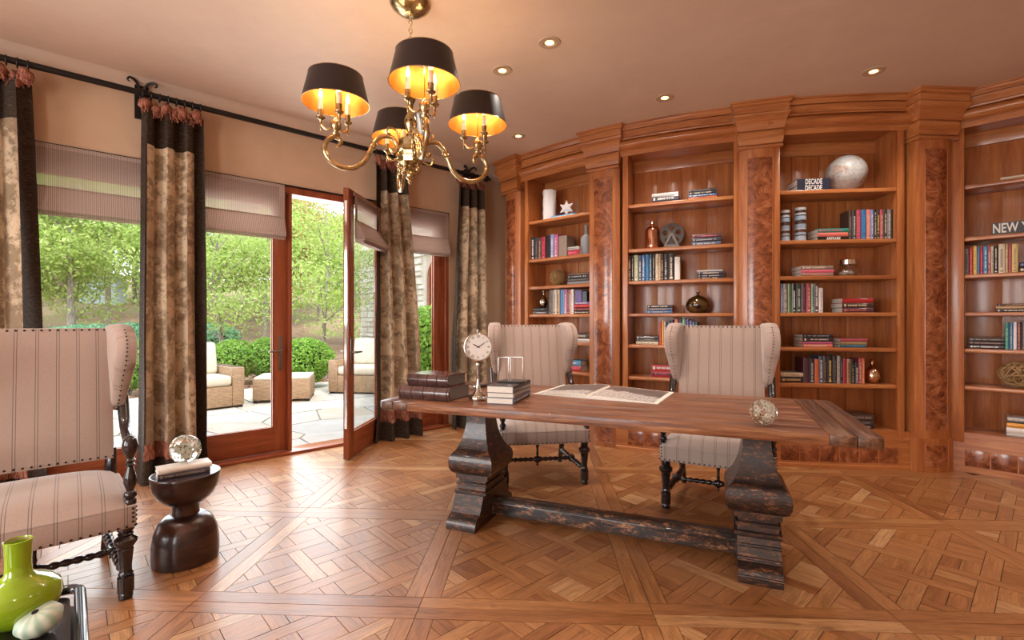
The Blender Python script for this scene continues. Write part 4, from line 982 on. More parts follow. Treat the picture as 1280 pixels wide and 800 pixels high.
# copper bottle, film reel
M_copper = plain('D9A58A', 0.12, 1.0)
e, u = vessel(1, 1, 815.5, 0.13, 'bottle', 'shiny copper bottle with pale stopper beside the film reel', 'bottle', [(7.6, 0), (8.6, 1), (8.8, 4), (8.8, 23), (8, 26), (5, 28), (2.5, 29), (2.3, 31), (3.2, 31.3)], M_copper)
b_ = MB(); b_.lathe([(2.7*u, 31.4*u), (2.9*u, 32*u), (2.9*u, 35.5*u), (2.2*u, 36.3*u)], 18); ob('stopper', b_, M_silver, e)
e, u = on_shelf(1, 1, 839.5, 0.13, 'film_reel', 'dark iron film reel on an A-shaped stand, second bookcase', 'ornament')
R = 14.5*u; b_ = MB(); N = 40
def ring_with_holes():
    b_ = MB(); c = (0, 0)
    # disc built from a polar grid, skipping cells inside the five holes
    nr, na = 16, 80; th = 0.004; holes = [(0.58*R*math.cos(PI/2+2*PI*i/5), 0.58*R*math.sin(PI/2+2*PI*i/5)) for i in range(5)]
    def inside(x, y): return any(math.hypot(x-hx, y-hy) < 0.22*R for hx, hy in holes)
    for i in range(nr):
        for j in range(na):
            r0, r1 = R*(0.06+0.94*i/nr), R*(0.06+0.94*(i+1)/nr); a0, a1 = 2*PI*j/na, 2*PI*(j+1)/na
            rm, am = (r0+r1)/2, (a0+a1)/2
            if inside(rm*math.cos(am), rm*math.sin(am)): continue
            q = [(r0*math.cos(a0), r0*math.sin(a0)), (r1*math.cos(a0), r1*math.sin(a0)), (r1*math.cos(a1), r1*math.sin(a1)), (r0*math.cos(a1), r0*math.sin(a1))]
            b_.add([(x, -th, y) for x, y in q]+[(x, th, y) for x, y in q], [(0, 1, 2, 3), (4, 7, 6, 5), (0, 4, 5, 1), (2, 6, 7, 3), (1, 5, 6, 2), (3, 7, 4, 0)])
    return b_
M_reel = plain('4A443E', 0.5, 0.6)
for yy in (0.012, 0.040):
    b_ = ring_with_holes(); b_.v = [(x, y+yy, z+17.5*u) for x, y, z in b_.v]; ob('reel_disc', b_, M_reel, e, ang=30)
b_ = MB(); b_.box(-16*u, 15*u, -0.03, 0.07, 0, 0.010); ob('base', b_, M_reel, e, bevel=0.001)
b_ = MB()
for s_ in (-1, 1): b_.prism([(s_*10*u, 0.010), (s_*2*u, 19.5*u), (s_*0.0, 19.5*u), (s_*0.0, 16*u), (s_*2.2*u, 11*u), (s_*6*u, 4.5*u), (s_*5.0*u, 0.010)] if s_ > 0 else [(s_*5.0*u, 0.010), (s_*6*u, 4.5*u), (s_*2.2*u, 11*u), (0, 16*u), (0, 19.5*u), (s_*2*u, 19.5*u), (s_*10*u, 0.010)], -0.012, 0.004, 'xzy')
b_.box(-6*u, 6*u, -0.012, 0.004, 0.010, 5*u); ob('stand', b_, plain('6A625A', 0.4, 0.5), e)
# smoky vase
m = NT('smoky_brown_glass'); m.set(color=lin('3E2C14'), rough=0.04, coat=1.0); M_smoke = m.m
m = NT('smoky'); _f = m.noise(m.coords(), 9, 2); m.set(color=m.ramp(_f, [(0.35, '2A1C0E'), (0.7, '6B5026')]), rough=0.06, coat=1.0, metal=0.3); M_smoke = m.m
vessel(1, 3, 872.5, 0.15, 'vase', 'squat round smoky brown glass vase with tiny neck, second bookcase', 'vase', [(6, 0), (9, .4), (13, 4), (14.8, 9), (14.6, 12), (12, 17), (7, 20.5), (2.6, 22), (1.4, 23), (1.3, 25), (2.7, 26), (2.7, 26.6), (1.0, 26.4)], M_smoke, n=36)
# globe
e, u = on_shelf(2, 0, 1058, 0.17, 'globe', 'pale antique-white globe on a small dark stand', 'globe')
m = NT('globe_map'); v = m.coords(); f = m.noise(v, 7, 6, 0.65); g = m.noise(v, 40, 4)
m.set(color=m.mix(m.ramp(f, [(0.50, (0, 0, 0)), (0.53, (210, 210, 210))]), m.ramp(g, [(0.3, '9C9D9E'), (0.7, 'BEBCB8')]), m.ramp(g, [(0.4, '8A6B5C'), (0.6, 'B89C86')])), rough=0.35)
GR = 22.5*u; b_ = MB(); b_.sphere((0, 0, GR+0.012), GR, 36, 24); ob('sphere', b_, m.m, e)
b_ = MB(); b_.lathe([(0.05, 0), (0.05, 0.006), (0.02, 0.010), (0.012, 0.02)], 20); b_.tube([(math.sin(a)*(GR+.006)*math.cos(.5), math.sin(a)*(GR+.006)*math.sin(.5), GR+0.012-math.cos(a)*(GR+.006)) for a in [PI*(0.03+0.97*i/24) for i in range(25)]], 0.004, 6); ob('meridian_stand', b_, M_iron, e)
b_ = MB(); b_.sphere((0, 0, 2*GR+0.018), 0.008, 8, 6); ob('pole_knob', b_, M_iron, e)
# striped pillars
for px, R, H, lab in ((981.5, 5.0, 39, 'slimmer banded grey pillar candle holder nearest the left stile'), (1000.5, 6.3, 42, 'thicker banded grey pillar candle holder beside the flat books')):
    e, u = on_shelf(2, 1, px, 0.10, 'pillar_candle_holder', lab, 'candle holder', 'banded pillars'); z = 0.0
    bands = [(0.16, 'A9B4C2', 1.0), (0.03, '2A2624', .96), (0.07, '9EABBA', 1.0), (0.09, '5A3A2C', .93), (0.03, 'C6CBD0', 1.0), (0.13, '90A2B4', .99), (0.12, '4A352E', .92), (0.12, '9BB0C4', 1.0), (0.03, '2A2624', .95), (0.06, 'B5BDC6', .99), (0.08, '4A352E', .92), (0.08, 'B9BEC4', 1.0)]
    for hh, cc, rs in bands:
        b_ = MB(); b_.lathe([(R*u*rs*0.97, z), (R*u*rs, z+.001), (R*u*rs, z+hh*H*u-.001), (R*u*rs*0.97, z+hh*H*u)], 22); ob('band', b_, plain(cc, 0.3), e); z += hh*H*u
# glass jar
e, u = on_shelf(2, 2, 1059.5, 0.12, 'glass_jar', 'round clear glass jar with a polished steel lid', 'jar')
b_ = MB(); b_.lathe([(9, 0), (13, 1), (14.5, 5), (14, 9), (11, 13), (9.5, 14.5), (8.8, 14.5), (10.3, 12.6), (13, 8.8), (13.6, 5), (12.3, 1.9), (8.5, 1.2)], 32); b_.v = [(x*u, y*u, z*u) for x, y, z in b_.v]; ob('body', b_, M_pane, e)
b_ = MB(); b_.lathe([(10.6*u, 14.6*u), (11*u, 15*u), (11*u, 20.2*u), (10.4*u, 20.8*u)], 32); ob('lid', b_, M_chrome, e)
b_ = MB(); rr = random.Random(8)
for i in range(16):
    a = rr.uniform(0, 6.28); r = rr.uniform(0, 9)*u; b_.sphere((r*math.cos(a), r*math.sin(a), (3.8+rr.uniform(0, 3.5))*u), rr.uniform(1.3, 2.1)*u, 7, 5)
ob('pebbles', b_, plain('C9BDB0', 0.4), e, kind='stuff')
vessel(2, 5, 1090, 0.13, 'vase', 'round mirrored rose-gold vase with small neck at the row end', 'vase', [(4, 0), (6, .8), (8.8, 6), (9, 10), (7.5, 16), (4, 20), (1.8, 22), (1.6, 25), (3, 26), (3.2, 28), (2, 29)], plain('E0C6AE', 0.06, 1.0), n=32)
# ---------------------------------------------------------------- trestle table
TA = math.radians(-22.2); TC = Vector((0.563, 2.978, 0)); TH = 0.81; TL = 2.54; TW = 1.05
def tab(u, v, z=TH):   # u along (right), v away
    return Vector((TC.x+math.cos(TA)*u-math.sin(TA)*v, TC.y+math.sin(TA)*u+math.cos(TA)*v, z))
te_ = empty('trestle_table', TC, TA, 'long reclaimed wood trestle table with two black distressed baluster pedestals', 'table')
def round_rect(x0, x1, y0, y1, r, corners):
    out = []
    for (cx, cy, a0, key) in ((x1-r, y0+r, -90, 'br'), (x1-r, y1-r, 0, 'tr'), (x0+r, y1-r, 90, 'tl'), (x0+r, y0+r, 180, 'bl')):
        if key in corners: out += [(cx+r*math.cos(math.radians(a0+90*i/5)), cy+r*math.sin(math.radians(a0+90*i/5))) for i in range(6)]
        else: out.append((x1 if 'r' in key else x0, y0 if 'b' in key else y1))
    return out
BB = 0.20; PT = 0.048; h2 = TW/2
for s_, (x0, x1, cs) in enumerate(((-TL/2, -TL/2+BB, ('bl', 'tl')), (TL/2-BB, TL/2, ('br', 'tr')))):
    # breadboard end made of two boards
    xm = (x0+x1)/2
    for (a, b, c_) in (((x0, xm-0.0012, cs if s_ == 0 else ()), (xm+0.0012, x1, () if s_ == 0 else cs), 0)[:2] and ((x0, xm-0.001, cs if s_ == 0 else ()), (xm+0.001, x1, () if s_ == 0 else cs))):
        b_ = MB(); b_.prism(round_rect(a, b, -h2, h2, 0.035, c_), TH-PT, TH)
        m_ = M_top.copy() if False else M_topY if 'M_topY' in globals() else None
        if m_ is None:
            M_topY = M_top.copy(); M_topY.name = 'reclaimed_wood_end'
            for nd in M_topY.node_tree.nodes:
                if nd.type == 'MAPPING':
                    v_ = nd.inputs[3].default_value; nd.inputs[3].default_value = (v_[1], v_[0], v_[2])
            for nd in M_topY.node_tree.nodes:
                if nd.type == 'VALTORGB' and len(nd.color_ramp.elements) == 4:
                    for el in nd.color_ramp.elements: el.color = tuple(c_*0.5 for c_ in el.color[:3])+(1,)
            m_ = M_topY
        ob('breadboard_plank', b_, m_, te_, bevel=0.005)
ws = [0.16, 0.19, 0.15, 0.18, 0.17, 0.20]; y = -h2
for w_ in ws:
    b_ = MB(); dz = random.uniform(-0.001, 0.001); b_.box(-TL/2+BB+0.0012, TL/2-BB-0.0012, y+0.0008, y+w_-0.0008, TH-PT, TH+dz); ob('plank', b_, M_top, te_, bevel=0.003); y += w_
b_ = MB(); b_.box(-0.95, 0.95, -0.30, 0.30, TH-PT-0.012, TH-PT-0.001); ob('underframe', b_, M_ped, te_)
PPROF = [(0.0, .10, .30), (0.02, .10, .302), (0.045, .10, .298), (0.062, .10, .285), (0.075, .10, .262), (0.085, .10, .235), (0.11, .10, .22), (0.14, .10, .205), (0.175, .10, .185), (0.185, .10, .18),
         (0.187, .112, .172), (0.205, .112, .172), (0.208, .098, .150), (0.228, .096, .148), (0.232, .106, .156), (0.250, .106, .156), (0.253, .094, .138), (0.268, .094, .138), (0.271, .113, .150), (0.298, .113, .150), (0.301, .124, .148), (0.315, .143, .163), (0.34, .153, .175), (0.375, .156, .180), (0.41, .150, .173), (0.435, .134, .158), (0.445, .122, .146), (0.47, .108, .132), (0.51, .092, .114), (0.56, .079, .098), (0.62, .070, .088), (0.70, .066, .085), (0.75, .074, .095)]
for k, u0 in enumerate((-0.829, 0.825)):
    b_ = MB(); vs = []; fs = []
    for z, a, b in PPROF: vs += [(-a, -b, z), (a, -b, z), (a, b, z), (-a, b, z)]
    for i in range(len(PPROF)-1):
        for j in range(4): q = (j+1) % 4; fs.append((i*4+j, i*4+q, (i+1)*4+q, (i+1)*4+j))
    L = 4*(len(PPROF)-1); fs += [(3, 2, 1, 0), (L, L+1, L+2, L+3)]; b_.add(vs, fs, Matrix.Translation((u0, 0, 0)))
    ped = ob('pedestal', b_, M_ped, te_, ang=32, bevel=0.0)
    if k == 1:
        for j, zz in enumerate((0.035, 0.095, 0.15)):
            for sg in (-1, 1):
                yb = {0.035: .300, 0.095: .228, 0.15: .200}[zz]
                c_ = MB(); c_.tube([(u0-0.101, sg*(yb-0.003), zz), (u0+0.101, sg*(yb-0.003), zz)], 0.009, 8); ob('bead', c_, M_ped, ped)
b_ = MB(); b_.prism([(-0.05, 0.03), (0.05, 0.03), (0.05, 0.105), (0.03, 0.135), (-0.03, 0.135), (-0.05, 0.105)], -0.74, 0.74, 'yzx'); ob('stretcher_beam', b_, M_beam, te_, ang=20, bevel=0.004)

# ---------------------------------------------------------------- wingback chairs
def turned(x, y, prof, n=16, square=()):
    b_ = MB(); b_.lathe([(r, z) for r, z in prof], n, (x, y, 0)); return b_
def wing_outline():
    return bezier([(0, 0.80, 0), (-0.045, 0.86, 0), (-0.10, 0.97, 0), (-0.165, 1.08, 0), (-0.185, 1.17, 0), (-0.15, 1.245, 0), (-0.08, 1.278, 0), (0.0, 1.27, 0), (0.07, 1.25, 0), (0.075, 1.15, 0), (0.055, 1.0, 0), (0.04, 0.85, 0), (0, 0.80, 0)], 4)[:-1]
def nail(b_, p, r=0.0055, d=(0, -1, 0)):
    b_.sphere(p, r, 6, 4)
def make_chair(label):
    e = empty('wingback_chair', label=label, cat='chair', group='striped wingback chairs with black turned legs')
    SW = 0.355   # half width of the seat
    # seat cushion, crowned
    b_ = MB(); N = 14
    def top(i, j):
        x = (i*2-1); y = (j*2-1); k = max(0, 1-abs(x)**3.2)**0.5*max(0, 1-abs(y)**3.5)**0.5
        hw = SW*(1-0.06*(j)); return (x*hw, -0.355+0.66*j+0.02*(1-x*x)*-1*(1-j), 0.435+0.088*k)
    b_.grid(top, N, N); ob('seat_cushion', b_, M_fab, e, ang=80)
    b_ = MB(); out = []
    for i in range(9):
        x = -1+2*i/8; out.append((x*SW, -0.355-0.02*(1-x*x)))
    out += [(SW*0.94, 0.305), (-SW*0.94, 0.305)]
    b_.prism(out, 0.335, 0.437); ob('seat_apron', b_, M_fab, e, bevel=0.008, ang=50)
    b_ = MB()
    for i in range(23): x = -1+2*i/22; nail(b_, (x*SW*0.99, -0.357-0.02*(1-x*x), 0.346))
    for s_ in (-1, 1):
        for i in range(20): nail(b_, (s_*(SW*(1-0.06*i/19)+0.0005), -0.345+0.64*i/19, 0.346))
        for i in range(4): nail(b_, (s_*SW*0.965, -0.360, 0.365+0.02*i)); nail(b_, (s_*(SW+0.001), -0.335, 0.365+0.02*i))
    ob('seat_nailheads', b_, M_iron, e, kind='stuff')
    # back: leaning slab, local frame: y at height z
    def yb(z): return 0.20+0.16*(z-0.50)/0.75
    b_ = MB()
    def bk(side):
        def fn(i, j):
            z = 0.555+0.70*j; x = (i*2-1); hw = 0.302; k = (1-abs(x)**4)**0.5 if abs(x) < 1 else 0; k *= (1-abs(j*2-1)**6)
            y = yb(z); return (x*hw, y-0.03-0.022*k if side else y+0.045+0.004*k, z)
        return fn
    n = 12; b_.grid(bk(True), n, n); b_.grid(bk(False), n, n); o2 = (n+1)**2
    for i in range(n):
        for a, b in ((i, i+1), (n*(n+1)+i, n*(n+1)+i+1), (i*(n+1), (i+1)*(n+1)), (i*(n+1)+n, (i+1)*(n+1)+n)): b_.f.append((a, b, b+o2, a+o2))
    ob('backrest', b_, M_fab, e, ang=50)
    b_ = MB()
    for i in range(20):
        x = -0.30+0.60*i/19; nail(b_, (x, yb(1.245)-0.034, 1.246), 0.0055); nail(b_, (x, yb(0.57)-0.036, 0.568), 0.0055)
    ob('back_nailheads', b_, M_iron, e, kind='stuff')
    # wings, ears flare outwards
    ol = wing_outline()
    for s_ in (-1, 1):
        b_ = MB(); wd = 0.052; nrm = []; P = [(p.x, p.y) for p in ol]; m = len(P); L = 5
        cx = sum(p[0] for p in P)/m; cy = sum(p[1] for p in P)/m
        vs = []; fs = []
        lay = [(-wd, 0.80), (-wd*0.8, 0.95), (0, 1.0), (wd*0.8, 0.95), (wd, 0.80)]
        for dx, sc in lay:
            for (py, pz) in P:
                y = cx+(py-cx)*sc; z = cy+(pz-cy)*(sc*0.5+0.5); fl = max(0, -y)*0.22
                # narrower towards the foot of the wing
                tw = 0.55+0.45*min(1, max(0, (pz-0.80)/0.25))
                vs.append((s_*(0.318+fl)+dx*tw, yb(z)+y-0.01, z))
        for i in range(len(lay)-1):
            for j in range(m): q = (j+1) % m; fs.append((i*m+j, i*m+q, (i+1)*m+q, (i+1)*m+j))
        fs.append(tuple(range(m-1, -1, -1))); fs.append(tuple((len(lay)-1)*m+j for j in range(m)))
        b_.add(vs, fs); ob('wing', b_, M_fabw, e, ang=60)
        b_ = MB()
        for i in range(1, 21):
            p = ol[i]; z = p.y; y = p.x; fl = max(0, -y)*0.22; tw = 0.55+0.45*min(1, max(0, (z-0.80)/0.25))
            nail(b_, (s_*(0.318+fl)-s_*0.002*tw, yb(z)+y-0.0125, z), 0.0042)
        ob('wing_nailheads', b_, M_iron, e, kind='stuff')
        # arm
        pts = bezier([(s_*0.345, yb(0.9)+0.0, 0.87), (s_*0.348, yb(0.8)-0.02, 0.80), (s_*0.350, yb(0.7)-0.07, 0.715), (s_*0.352, 0.02, 0.672), (s_*0.352, -0.12, 0.668), (s_*0.350, -0.26, 0.69)], 6)
        b_ = MB(); b_.tube(pts, [0.030-0.006*min(1, k/14) for k in range(len(pts))], 12, flat=0.8); ob('arm', b_, M_black, e, ang=70)
        ap = [(0.020, 0.43), (0.024, 0.437), (0.024, 0.455), (0.017, 0.462), (0.026, 0.475), (0.024, 0.49), (0.014, 0.50), (0.018, 0.51), (0.027, 0.54), (0.025, 0.565), (0.015, 0.60), (0.012, 0.612), (0.020, 0.62), (0.013, 0.63), (0.022, 0.642), (0.014, 0.652), (0.018, 0.662), (0.030, 0.69), (0.032, 0.715), (0.026, 0.74), (0.012, 0.755), (0.002, 0.757)]
        ob('arm_post', turned(s_*0.335, -0.315, ap, 18), M_black, e, ang=50)
        # back post joining seat and back
        b_ = MB(); b_.tube([(s_*0.27, 0.30, 0.0), (s_*0.285, 0.27, 0.20), (s_*0.29, 0.235, 0.42), (s_*0.292, yb(0.6)+0.02, 0.60)], [0.022, 0.026, 0.028, 0.026], 4)
        ob('rear_leg', b_, M_black, e, ang=30, bevel=0.003)
        lp = [(r_*1.12, z_) for r_, z_ in (lambda q: q)([(0.018, 0.0), (0.024, 0.003), (0.026, 0.02), (0.022, 0.030), (0.029, 0.034), (0.029, 0.105), (0.022, 0.11), (0.027, 0.118), (0.022, 0.126), (0.021, 0.15), (0.026, 0.215), (0.028, 0.232), (0.024, 0.238), (0.030, 0.246), (0.041, 0.266), (0.040, 0.280), (0.024, 0.296), (0.028, 0.304), (0.022, 0.312), (0.030, 0.322), (0.030, 0.337)])]
        ob('front_leg', turned(s_*0.318, -0.318, lp, 20), M_black, e, ang=40)
        # twisted side stretcher
        b_ = MB(); A = Vector((s_*0.314, -0.30, 0.12)); B = Vector((s_*0.274, 0.285, 0.12)); n2 = 44
        b_.tube([A+(B-A)*i/n2 for i in range(n2+1)], [0.017+0.0070*math.sin(i*1.45) if 3 < i < 41 else 0.016 for i in range(n2+1)], 12); ob('side_stretcher', b_, M_black, e, ang=80)
        b_ = MB(); b_.box(s_*0.296-0.024, s_*0.296+0.024, -0.035, 0.025, 0.095, 0.145); ob('stretcher_block', b_, M_black, e, bevel=0.003)
    b_ = MB(); n2 = 60
    b_.tube([(-0.296+0.592*i/n2, -0.005, 0.12) for i in range(n2+1)], [0.011+0.008*abs(math.sin(i*0.72))+0.006*(abs(i-30) < 3) for i in range(n2+1)], 12); ob('cross_stretcher', b_, M_black, e, ang=80)
    b_ = MB(); b_.lathe([(0.004, 0.065), (0.010, 0.075), (0.006, 0.085), (0.018, 0.10), (0.024, 0.12), (0.018, 0.14), (0.008, 0.15), (0.013, 0.165), (0.009, 0.18), (0.010, 0.21), (0.017, 0.25), (0.012, 0.28), (0.008, 0.29), (0.015, 0.30), (0.012, 0.336)], 14, (0, -0.005, 0)); ob('spindle', b_, M_black, e)
    b_ = MB(); b_.box(-0.29, 0.29, 0.215, 0.255, 0.36, 0.43); b_.box(-0.29, 0.29, yb(0.58)+0.0, yb(0.58)+0.03, 0.55, 0.60); ob('back_rail', b_, M_black, e, bevel=0.003)
    return e
def copy_tree(o, parent=None):
    c = o.copy(); C.objects.link(c)
    if parent is not None: c.parent = parent
    for ch in list(o.children): copy_tree(ch, c)
    return c
ch = make_chair('striped wingback chair at the left edge of view beside the small round table')
ch.location = (-2.254, 2.309, 0); ch.rotation_euler = (0, 0, AW)
c2 = copy_tree(ch); c2.location = (0.215, 4.16, 0); c2.rotation_euler = (0, 0, math.radians(8.2)); c2['label'] = 'striped wingback chair at the far side of the table, behind the clock'
c3 = copy_tree(ch); c3.location = (1.49, 3.535, 0); c3.rotation_euler = (0, 0, math.radians(-26)); c3['label'] = 'striped wingback chair at the far side of the table, behind the glass ball'

# ---------------------------------------------------------------- hourglass side table
def mk_dark():
    m = NT('dark_carved_wood'); f = m.noise(m.coords((3, 3, 9)), 2.2, 6, 0.6, 0.8)
    m.set(color=m.ramp(f, [(0.3, '1C0F0E'), (0.5, '341D18'), (0.7, '4E2E22')]), rough=0.28, coat=0.3, normal=m.bump(f, 0.25, 0.003)); return m.m
M_dark = mk_dark()
ST = (-1.775, 2.665); e = empty('side_table', (ST[0], ST[1], 0), 0.3, 'small dark carved hourglass side table beside the left wingback chair', 'side table')
b_ = MB(); b_.lathe([(0.145, 0.0), (0.155, 0.004), (0.158, 0.03), (0.157, 0.10), (0.148, 0.165), (0.125, 0.215), (0.095, 0.243), (0.068, 0.252)], 48); ob('base_dome', b_, M_dark, e, ang=60)
b_ = MB(); b_.lathe([(0.066, 0.249), (0.064, 0.26), (0.064, 0.305), (0.068, 0.315)], 40); ob('neck', b_, M_dark, e)
b_ = MB(); b_.lathe([(0.068, 0.308), (0.095, 0.318), (0.13, 0.35), (0.155, 0.40), (0.163, 0.455), (0.163, 0.468), (0.160, 0.471), (0.156, 0.471), (0.155, 0.469)], 48); ob('bowl', b_, M_dark, e, ang=50)
b_ = MB(); b_.lathe([(0.1545, 0.455), (0.1545, 0.4705)], 48); ob('table_top', b_, plain('3A3238', 0.25, coat=0.4), e)
def flat_book(loc, rz, w_, dp, th, col, label, tcol=None, cat='book', mat=None, seed=1):
    """lies flat, spine faces local -y, spine length w_ along local x"""
    e = book(th, w_, dp, col, tcol, seed=seed); e.matrix_world = Matrix.Translation(loc) @ Matrix.Rotation(rz, 4, 'Z') @ Matrix.Translation((-w_/2, -dp/2, th)) @ Matrix.Rotation(PI/2, 4, 'Y')
    tag(e, label, cat); return e
PAL['ivory'] = 'E8DCD0'; PAL['dusty black'] = '4A4246'
bz = 0.471; ba = math.radians(41)
flat_book((ST[0]+0.005, ST[1]-0.03, bz), ba, 0.235, 0.10, 0.030, 'dusty black', 'dark spined book under the ivory book on the hourglass side table', 'taupe')
flat_book((ST[0]+0.008, ST[1]-0.028, bz+0.030), ba+0.04, 0.240, 0.105, 0.024, 'ivory', 'ivory white book under the crystal disc on the hourglass side table')
M_facet = M_crystal
def faceted(r, seed, flat=1.0, n=90):
    """convex faceted crystal: many random planes around a sphere"""
    import bmesh
    rr = random.Random(seed); bm = bmesh.new()
    for i in range(n):
        z = 1-2*(i+0.5)/n; a = i*2.39996; q = math.sqrt(1-z*z); bm.verts.new((r*q*math.cos(a), r*q*math.sin(a)*flat, r*z))
    bmesh.ops.convex_hull(bm, input=bm.verts); me = bpy.data.meshes.new('crystal'); bm.to_mesh(me); bm.free(); me.materials.append(M_crystal); return me
def crystal(name, loc, r, flat, rz, label, seed):
    e = empty(name, loc, rz, label, 'ornament')
    o = ob('faceted_body', faceted(r, seed, flat), parent=e)
    # silvery flecks inside
    b_ = MB(); rr = random.Random(seed)
    for i in range(150):
        d = Vector((rr.gauss(0, 1), rr.gauss(0, 1), rr.gauss(0, 1))).normalized()*r*rr.uniform(0.35, 0.90); d.y *= flat
        t1 = Vector((rr.gauss(0, 1), rr.gauss(0, 1), rr.gauss(0, 1))).normalized()*r*0.13; t2 = t1.orthogonal().normalized()*r*0.11
        b_.add([d-t1, d+t2, d+t1, d-t2], [(0, 1, 2, 3)])
    ob('inner_flecks', b_, fleck, e, kind='stuff', smooth=False, fix=False); return e
fleck = plain('F2EFDC', 0.35, 0.3)
crystal('crystal_disc', (ST[0]+0.01, ST[1]-0.02, bz+0.054+0.078), 0.078, 0.38, 0.35, 'round sparkling crystal disc standing on the ivory book', 3)
crystal('crystal_ball', tab((lambda p: (p.x-TC.x)*math.cos(TA)+(p.y-TC.y)*math.sin(TA))(Vector((1.175, 2.29, 0))), (lambda p: -(p.x-TC.x)*math.sin(TA)+(p.y-TC.y)*math.cos(TA))(Vector((1.175, 2.29, 0))), TH+0.060), 0.060, 1.0, 0, 'sparkling faceted crystal ball on the right part of the trestle table', 6)

# ---------------------------------------------------------------- things on the trestle table
def tpx(px, py, h=TH):
    Z = F*(CH-h)/(py-400); return Vector(((px-640)/F*Z, Z, h))
def mk_leather(n, c1, c2):
    m = NT(n); f = m.noise(m.coords(), 14, 6, 0.7); m.set(color=m.ramp(f, [(0.3, c1), (0.7, c2)]), rough=0.22, coat=0.5, normal=m.bump(f, 0.3, 0.001)); return m.m
M_leath = mk_leather('brown_leather', '33201E', '6A4A44'); M_edge = plain('6F6862', 0.45)
def old_book(a, b, dp, th, z, label):
    """thick leather volume, spine from a to b facing the camera"""
    d = b-a; w_ = d.length; ang = math.atan2(d.y, d.x)
    e = empty('leather_book', (a.x, a.y, z), ang, label, 'book', 'thick leather books at the left end of the table')
    R = 0.016; N = 8; sp = [(-R*math.sin(PI*i/N), th*i/N) for i in range(N+1)]
    b_ = MB(); b_.prism(sp+[(0.0, th), (0.0, 0.0)][:0]+[(dp, th), (dp, th-0.005), (0.006, th-0.005), (0.006, 0.005), (dp, 0.005), (dp, 0.0)], 0, w_, 'yzx'); ob('cover', b_, M_leath, e, ang=40)
    b_ = MB(); b_.box(0.006, w_-0.006, 0.007, dp-0.006, 0.006, th-0.006); ob('pages', b_, M_edge, e)
    for k in range(5):
        x = w_*(0.04+0.23*k); b_ = MB(); b_.tube([(x, -R*math.sin(PI*i/N)-0.001, th*i/N) for i in range(N+1)], 0.0045, 6); ob('raised_band', b_, M_leath, e)
    return e
z1 = old_book(tpx(498.7, 497), tpx(562, 502), 0.25, 0.078, TH, 'larger thick leather book with raised bands, underneath, by the clock')
old_book(tpx(509, 497)+Vector((0, 0.03, 0)), tpx(560, 501)+Vector((0, 0.03, 0)), 0.22, 0.070, TH+0.079, 'thick leather book on top of the other leather book')
# clock
ck = tpx(597.5, 499.5); e = empty('table_clock', ck, math.atan2(-ck.x, ck.y)*-1*-1+0.10, 'chrome pedestal clock with round white face and roman numerals', 'clock')
b_ = MB(); b_.lathe([(0.055, 0.0), (0.058, 0.004), (0.058, 0.020), (0.053, 0.026), (0.040, 0.030), (0.030, 0.036), (0.021, 0.055), (0.014, 0.080), (0.011, 0.10), (0.0095, 0.11), (0.0095, 0.205), (0.013, 0.212), (0.010, 0.225)], 32); ob('pedestal', b_, M_chrome, e, ang=60)
CR = 0.088; cz = CH-33.5*ck.y/F-TH
RX = Matrix.Translation((0, 0, cz)) @ Matrix.Rotation(PI/2, 4, 'X')    # local z of the dial looks to -y
b_ = MB(); b_.lathe([(CR*0.80, -0.030), (CR*0.97, -0.018), (CR*1.0, 0.0), (CR*1.0, 0.014), (CR*0.97, 0.020), (CR*0.91, 0.020), (CR*0.90, 0.012)], 40, M=RX); ob('case', b_, M_chrome, e, ang=50)
b_ = MB(); b_.lathe([(CR*0.895, 0.0), (CR*0.895, 0.0128)], 40, M=RX); dial = ob('dial', b_, plain('EDE9E2', 0.5), e)
b_ = MB(); b_.lathe([(0.012, 0), (0.006, 0.006), (0.010, 0.014), (0.010, 0.018), (0.003, 0.026)], 14, (0, 0, cz+CR-0.004)); ob('finial', b_, M_chrome, e)
M_ink = plain('16140F', 0.6)
for k, s_ in enumerate(['XII', 'I', 'II', 'III', 'IV', 'V', 'VI', 'VII', 'VIII', 'IX', 'X', 'XI']):
    me = text_mesh(s_, 0.021, 0.0003); me.materials.append(M_ink); a = -2*PI*k/12
    o = ob('numeral', me, parent=dial)
    o.matrix_local = RX @ Matrix.Rotation(a, 4, 'Z') @ Matrix.Translation((0, CR*0.72, 0.0134)) @ Matrix.Diagonal((0.8, 1.15, 1, 1))
for ang, ln, wd in ((math.radians(-60+2), 0.62, 0.0022), (math.radians(60), 0.46, 0.0034)):   # ten past ten
    b_ = MB(); b_.prism([(-wd*.5, -0.012), (wd*.5, -0.012), (wd, CR*ln*0.6), (0, CR*ln), (-wd, CR*ln*0.6)], 0.0142, 0.0155, 'xyz', RX @ Matrix.Rotation(ang, 4, 'Z')); ob('hand', b_, M_ink, e)
b_ = MB(); b_.lathe([(0.005, 0.0125), (0.005, 0.0165)], 14, M=RX); ob('hand_boss', b_, M_ink, e)
